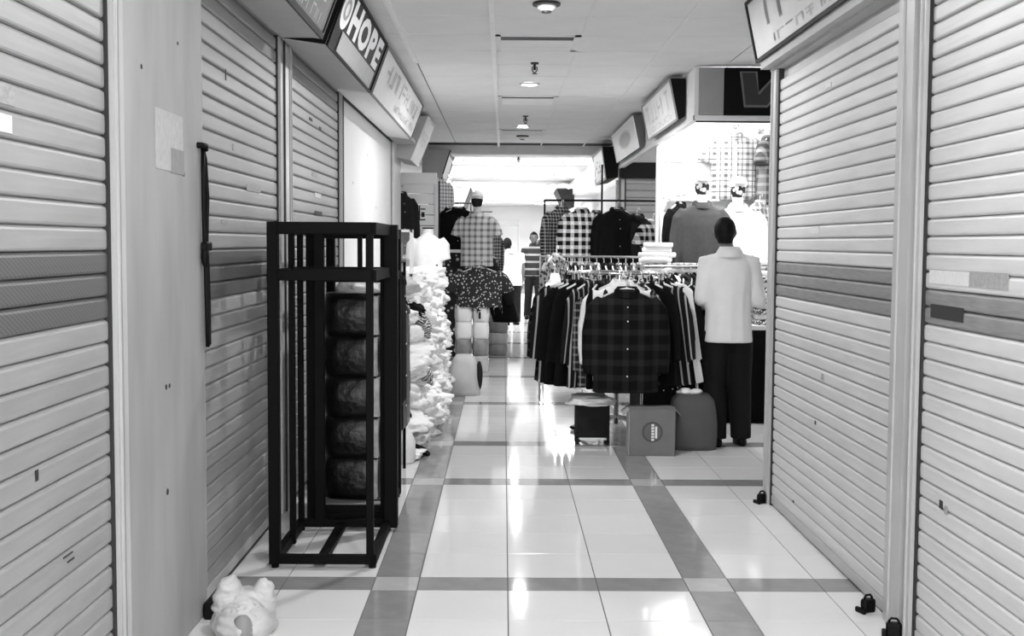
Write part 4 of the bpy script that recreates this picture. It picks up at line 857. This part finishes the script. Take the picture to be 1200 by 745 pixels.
# ------------------------------------------------------------------ people
def person(label, loc, rz, P, m_shirt, m_trs, short=False, vox=.011, hairback=True, fine=False):
    """P: joints (x right, y forward, z up) of a figure facing +y"""
    t = thing('person', label, 'person', loc, rz)
    V = {k: Vector(v) for k, v in P.items() if k not in ('shirt', 'tw')}
    b = MB()
    # body: head, neck, torso, limbs in one surface
    hd = V['head']
    b.ell(hd, .074, .094, .112, 20, 14); b.tube([hd+Vector((0, -.015, -.06)), V['neck']+Vector((0, -.01, -.05))], [.052, .062], 14)
    b.ell(hd+Vector((0, .02, -.055)), .058, .07, .06, 16, 10)                       # jaw
    b.tube([hd+Vector((0, .088, .01)), hd+Vector((0, .108, -.025))], [.010, .016], 8, round_end=True)  # nose
    b.tube([hd+Vector((-.022, .088, -.06)), hd+Vector((.022, .088, -.06))], .009, 8, round_end=True)   # mouth
    for s in (-1, 1): b.tube([hd+Vector((s*.074, -.005, .025)), hd+Vector((s*.080, -.008, 0)), hd+Vector((s*.073, 0, -.03))], [.012, .016, .010], 8, flat=1.3, round_end=True)
    b.tube([V['neck']-Vector((0, 0, .09)), V['chest'], V['pelvis']], [.075, .10, .10], 16, flat=1, round_end=True)
    for s in 'LR':
        b.tube([V['sh'+s], V['el'+s]], [.05, .04], 12, round_end=True); b.tube([V['el'+s], V['wr'+s]], [.039, .027], 12, round_end=True)
        hand = V['ha'+s]; d = (hand-V['wr'+s]).normalized(); side = d.cross(Vector((0, 0, 1))); side = Vector((1, 0, 0)) if side.length < .2 else side.normalized(); dn = d.cross(side).normalized()
        if dn.z > 0: dn = -dn
        b.tube([V['wr'+s], V['wr'+s]+d*.045, V['wr'+s]+d*.085], [.024, .036, .036], 12, flat=.55, round_end=True)
        for q, (o_, l_) in enumerate(((-.030, .062), (-.010, .074), (.010, .070), (.029, .055))):
            p0 = V['wr'+s]+d*.085+side*o_; b.tube([p0, p0+d*l_*.55+dn*.006, p0+d*l_*.9+dn*.028], [.0095, .009, .0075], 8, round_end=True)
        ts = 1 if s == 'L' else -1
        p0 = V['wr'+s]+d*.03+side*ts*.028; b.tube([p0, p0+d*.035+side*ts*.026, p0+d*.062+side*ts*.028+dn*.012], [.012, .0105, .009], 8, round_end=True)
        b.tube([V['hip'+s], V['kn'+s]], [.088, .058], 14, round_end=True); b.tube([V['kn'+s], V['an'+s]], [.056, .038], 14, round_end=True)
        b.tube([V['an'+s]+Vector((0, -.03, -.04)), V['an'+s]+Vector((0, .13, -.055))], [.04, .03], 10, round_end=True)
    part('body', fuse(b, .0075 if fine else .011, 3), m_skin, t)
    # hair
    h = MB(); h.ell(hd+Vector((0, -.012, .018)), .084, .100, .108, 20, 12); h.tube([hd+Vector((0, -.045, -.02)), hd+Vector((0, -.042, -.085))], [.068, .055], 14); hm = fuse(h, .01, 2)
    bm = bmesh.new(); bm.from_mesh(hm)
    bmesh.ops.delete(bm, geom=[v for v in bm.verts if (v.co-hd).y > .045-.0 and (v.co-hd).z < .055 or (v.co-hd).z < -.082+max(0, (v.co-hd).y+.02)*1.1], context='VERTS')
    bm.to_mesh(hm); bm.free(); part('hair', hm, m_hair, t)
    for s in (-1, 1): part('eye', MB().ell(hd+Vector((s*.03, .089, .012)), .012, .006, .008, 8, 6), m_scr, t)
    # shirt
    sh = MB(); n = 28; rings = []
    for z, cx_, cy_, a, d in P['shirt']:
        rings.append([(cx_+a*math.copysign(abs(math.cos(q))**.8, math.cos(q)), cy_+d*math.copysign(abs(math.sin(q))**.9, math.sin(q))+.006*math.sin(math.cos(q)*14+z*5)*(1 if z < 1.2 else 0), z) for q in [2*PI*k/n for k in range(n)]])
    sh.loft(rings)
    for s in 'LR':
        inn = V['sh'+s]*.75+V['neck']*.25-Vector((0, 0, .02))
        if short: sh.tube([inn, V['sh'+s], V['sh'+s]*.45+V['el'+s]*.55], [.062, .072, .066], 14)
        else: sh.tube([inn, V['sh'+s], V['sh'+s]*.5+V['el'+s]*.5, V['el'+s]], [.062, .070, .062, .056], 14, round_end=True); sh.tube([V['el'+s], V['el'+s]*.4+V['wr'+s]*.6], [.056, .048], 14, round_end=True)
    part('shirt', fuse(sh, vox, 3), m_shirt, t)
    cl = MB(); nk = V['neck']
    cl.loft([[(nk.x+r*math.cos(q), nk.y-.012+r*math.sin(q), nk.z+z) for q in [2*PI*k/16 for k in range(16)]] for z, r in ((-.02, .09), (.045, .070), (.05, .074), (.01, .098), (-.03, .105))], False); part('collar', cl, m_shirt, t, smooth=True)
    # trousers
    tr_ = MB(); pv = V['pelvis']
    tr_.loft([[(pv.x+a*math.cos(q), pv.y+d*math.sin(q), pv.z+z) for q in [2*PI*k/24 for k in range(24)]] for z, a, d in ((-.10, .15, .115), (-.02, .165, .12), (.04, .158, .112), (.09, .15, .10))])
    tw = P.get('tw', 1)
    for s in 'LR': tr_.tube([V['hip'+s], V['hip'+s]*.5+V['kn'+s]*.5, V['kn'+s], V['kn'+s]*.5+V['an'+s]*.5, V['an'+s]+Vector((0, 0, -.035))], [.098*tw, .09*tw, .078*tw, .075*tw, .07*tw], 16)
    part('trousers', fuse(tr_, vox, 3), m_trs, t)
    for s in 'LR':
        a = V['an'+s]; c = MB(); g = a.z-.085
        c.loft([[(a.x+w_*math.cos(q), a.y+.05+.145*ln*math.sin(q), z) for q in [2*PI*k/20 for k in range(20)]] for z, w_, ln in ((g, .045, 1), (g+.02, .05, 1.02), (g+.05, .046, .92), (g+.08, .036, .55))]); part('shoe', c, m_black, t, smooth=True)
    return t
base = dict(neck=(0, -.01, 1.46), chest=(0, 0, 1.22), pelvis=(0, 0, .93), hipL=(-.085, 0, .88), hipR=(.085, 0, .88), knL=(-.10, .02, .48), knR=(.10, .02, .48), anL=(-.11, 0, .085), anR=(.11, 0, .085))
P1 = dict(base); P1.update(head=(-.03, .05, 1.615), shL=(-.165, 0, 1.40), shR=(.165, 0, 1.40), elL=(-.205, -.02, 1.12), elR=(.225, -.03, 1.10), wrL=(-.16, .22, 1.03), haL=(-.10, .36, 1.06), wrR=(.20, .19, 1.10), haR=(.12, .30, 1.12), tw=1.12,
   shirt=[(.79, 0, .0, .185, .15), (.86, 0, 0, .182, .15), (1.0, 0, 0, .172, .14), (1.15, 0, 0, .172, .14), (1.30, 0, 0, .180, .13), (1.38, 0, -.005, .175, .10), (1.44, 0, -.01, .125, .085), (1.48, 0, -.01, .08, .078)])
P1['knL'] = (-.09, .02, .48); P1['knR'] = (.10, .02, .48); P1['anL'] = (-.075, -.02, .085); P1['anR'] = (.12, .04, .085)
m_wshirt = mat('white_shirt_cloth', .86, .85, .2, .04, 9, bump=.15, bscale=9)
person('person in a white shirt and black trousers seen from behind at the lit stall', (1.675, 8.62, 0), -.05, P1, m_wshirt, mat('black_trousers', .05, .8, .2, .25, 7), fine=True)
P2 = dict(base); P2.update(head=(0, .01, 1.64), neck=(0, -.01, 1.48), shL=(-.18, 0, 1.41), shR=(.18, 0, 1.41), elL=(-.24, -.03, 1.13), elR=(.24, -.02, 1.13), wrL=(-.23, .07, .90), haL=(-.22, .10, .76), wrR=(.23, .06, .90), haR=(.22, .10, .76),
   hipL=(-.09, 0, .90), hipR=(.09, 0, .90), knL=(-.11, .10, .50), knR=(.10, .0, .50), anL=(-.10, .06, .085), anR=(.13, -.10, .10),
   shirt=[(.88, 0, 0, .185, .125), (.95, 0, 0, .185, .13), (1.08, 0, 0, .182, .13), (1.22, 0, 0, .188, .125), (1.34, 0, 0, .185, .115), (1.40, 0, -.005, .175, .10), (1.46, 0, -.01, .11, .08), (1.49, 0, -.01, .07, .065)])
person('person walking toward the camera in a dark striped t-shirt and dark trousers', (.575, 22.8, 0), PI-.05, P2, plaid('striped_tee', .22, .62, 5, 7, 0, .28), m_dark2, short=True, vox=.014)
P3 = dict(P2); P3.update(head=(-.08, .06, 1.51), neck=(-.03, 0, 1.37), chest=(0, 0, 1.14), pelvis=(0, 0, .86), shL=(-.18, .02, 1.30), shR=(.17, 0, 1.31), elL=(-.25, .06, 1.05), elR=(.22, .0, 1.03), wrL=(-.22, .24, .98), haL=(-.20, .38, .99), wrR=(.22, .08, .80), haR=(.21, .12, .68),
   hipL=(-.085, 0, .82), hipR=(.085, 0, .82), knL=(-.09, .04, .46), knR=(.10, 0, .46), anL=(-.09, -.03, .085), anR=(.11, .03, .085),
   shirt=[(.74, .01, 0, .19, .125), (.85, .01, 0, .185, .13), (1.0, 0, 0, .182, .13), (1.15, 0, 0, .19, .125), (1.25, 0, 0, .185, .11), (1.31, 0, 0, .165, .095), (1.36, -.02, 0, .1, .08), (1.39, -.03, 0, .07, .065)])
person('person in a white t-shirt seen from behind, turned to the left stalls', (.13, 21.4, 0), .25, P3, m_whitecloth, m_dark2, short=True, vox=.014)

# ------------------------------------------------------------------ far stalls
rnd = random.Random(5)
farm = [p_fine, p_mono, m_dark, m_whitecloth, p_tee, p_light, m_grey, p_edge[1], m_whitecloth]
protoF = None
for side in (-1, 1):
    for k, y in enumerate((19.5, 22.5, 25.5, 28.5, 31.5)):
        x = side*(1.05)+(.1 if side > 0 else -.05)
        lab = 'chrome clothes rail of the far %s stalls, %s' % ('left' if side < 0 else 'right', ('first past the bulkhead', 'second past the bulkhead', 'third past the bulkhead', 'fourth past the bulkhead', 'last before the end wall')[k])
        t = thing('far_clothes_rail', lab, 'clothes rail', (x, y, 0))
        part('rail', MB().tube([(0, -.8, 1.78), (0, .8, 1.78)], .012, 8), m_chrome, t)
        for q in (-.8, .8): part('upright', MB().tube([(0, q, 0), (0, q, 1.78)], .012, 8), m_chrome, t); part('foot_bar', MB().tube([(-.22, q, .014), (.22, q, .014)], .013, 8), m_chrome, t)
        for j in range(7):
            mm = farm[rnd.randrange(len(farm))]; loc = (x, y-.72+j*.24, 1.705); LB = '%s shirt on the %s rail of the far %s stalls' % (('nearest', 'second nearest', 'third nearest', 'fourth nearest', 'third farthest', 'second farthest', 'farthest')[j], ('first', 'second', 'third', 'fourth', 'last')[k], 'left' if side < 0 else 'right')
            if protoF is None: protoF = make_shirt(LB, 'shirt', SLIM, mm, loc, .3, 'shirts on the far rails')
            else: dup(protoF, loc, rnd.uniform(-.5, .5), LB, 'shirts on the far rails', {'shirt_body': mm, 'collar': mm, 'placket': mm})
        cb = thing('goods_table', 'low white goods table under the %s rail of the far %s stalls' % (('first', 'second', 'third', 'fourth', 'last')[k], 'left' if side < 0 else 'right'), 'table', (x+side*.1, y, 0))
        part('body', MB().bbox(-.3, .3, -.6, .6, 0, .62, .01), m_offwhite, cb); part('goods', MB().bbox(-.26, .26, -.55, .55, .62, .78, .03), farm[rnd.randrange(5)], cb)
# large ceiling light panels of the far hall
for k, y in enumerate((20.5, 24.5, 28.5, 32.0, 36.5, 41)):
    for s in (-1, 1):
        t = thing('ceiling_light_panel', 'square ceiling light panel of the far hall, %s on the %s' % (('first', 'second', 'third', 'fourth', 'fifth', 'last')[k], 'left' if s < 0 else 'right'), 'lamp', (s*1.2+.15, y, 2.98))
        part('frame', MB().box(-.32, .32, -.32, .32, -.012, -.001), m_hanger, t); part('diffuser', MB().box(-.29, .29, -.29, .29, -.018, -.012), emis('far_panel', 5), t)
        ld = bpy.data.lights.new('panel_glow', 'AREA'); ld.size = .56; ld.energy = FAR_W; lo = bpy.data.objects.new('panel_glow', ld); COL.objects.link(lo); lo.parent = t; lo.location = (0, 0, -.025)
eb = thing('end_counter', 'white counter before the end wall with a grey bar above it', 'counter', (.2, 43.5, 0)); part('body', MB().bbox(-1.2, 1.2, -.3, .3, 0, 1.1, .01), m_offwhite, eb); part('grey_bar', MB().bbox(-.6, .35, -.05, .05, 2.2, 2.42, .01), m_casegrey, eb); part('bar_post', MB().box(-.6, -.55, -.04, .04, 1.1, 2.2).box(.3, .35, -.04, .04, 1.1, 2.2), m_casegrey, eb)
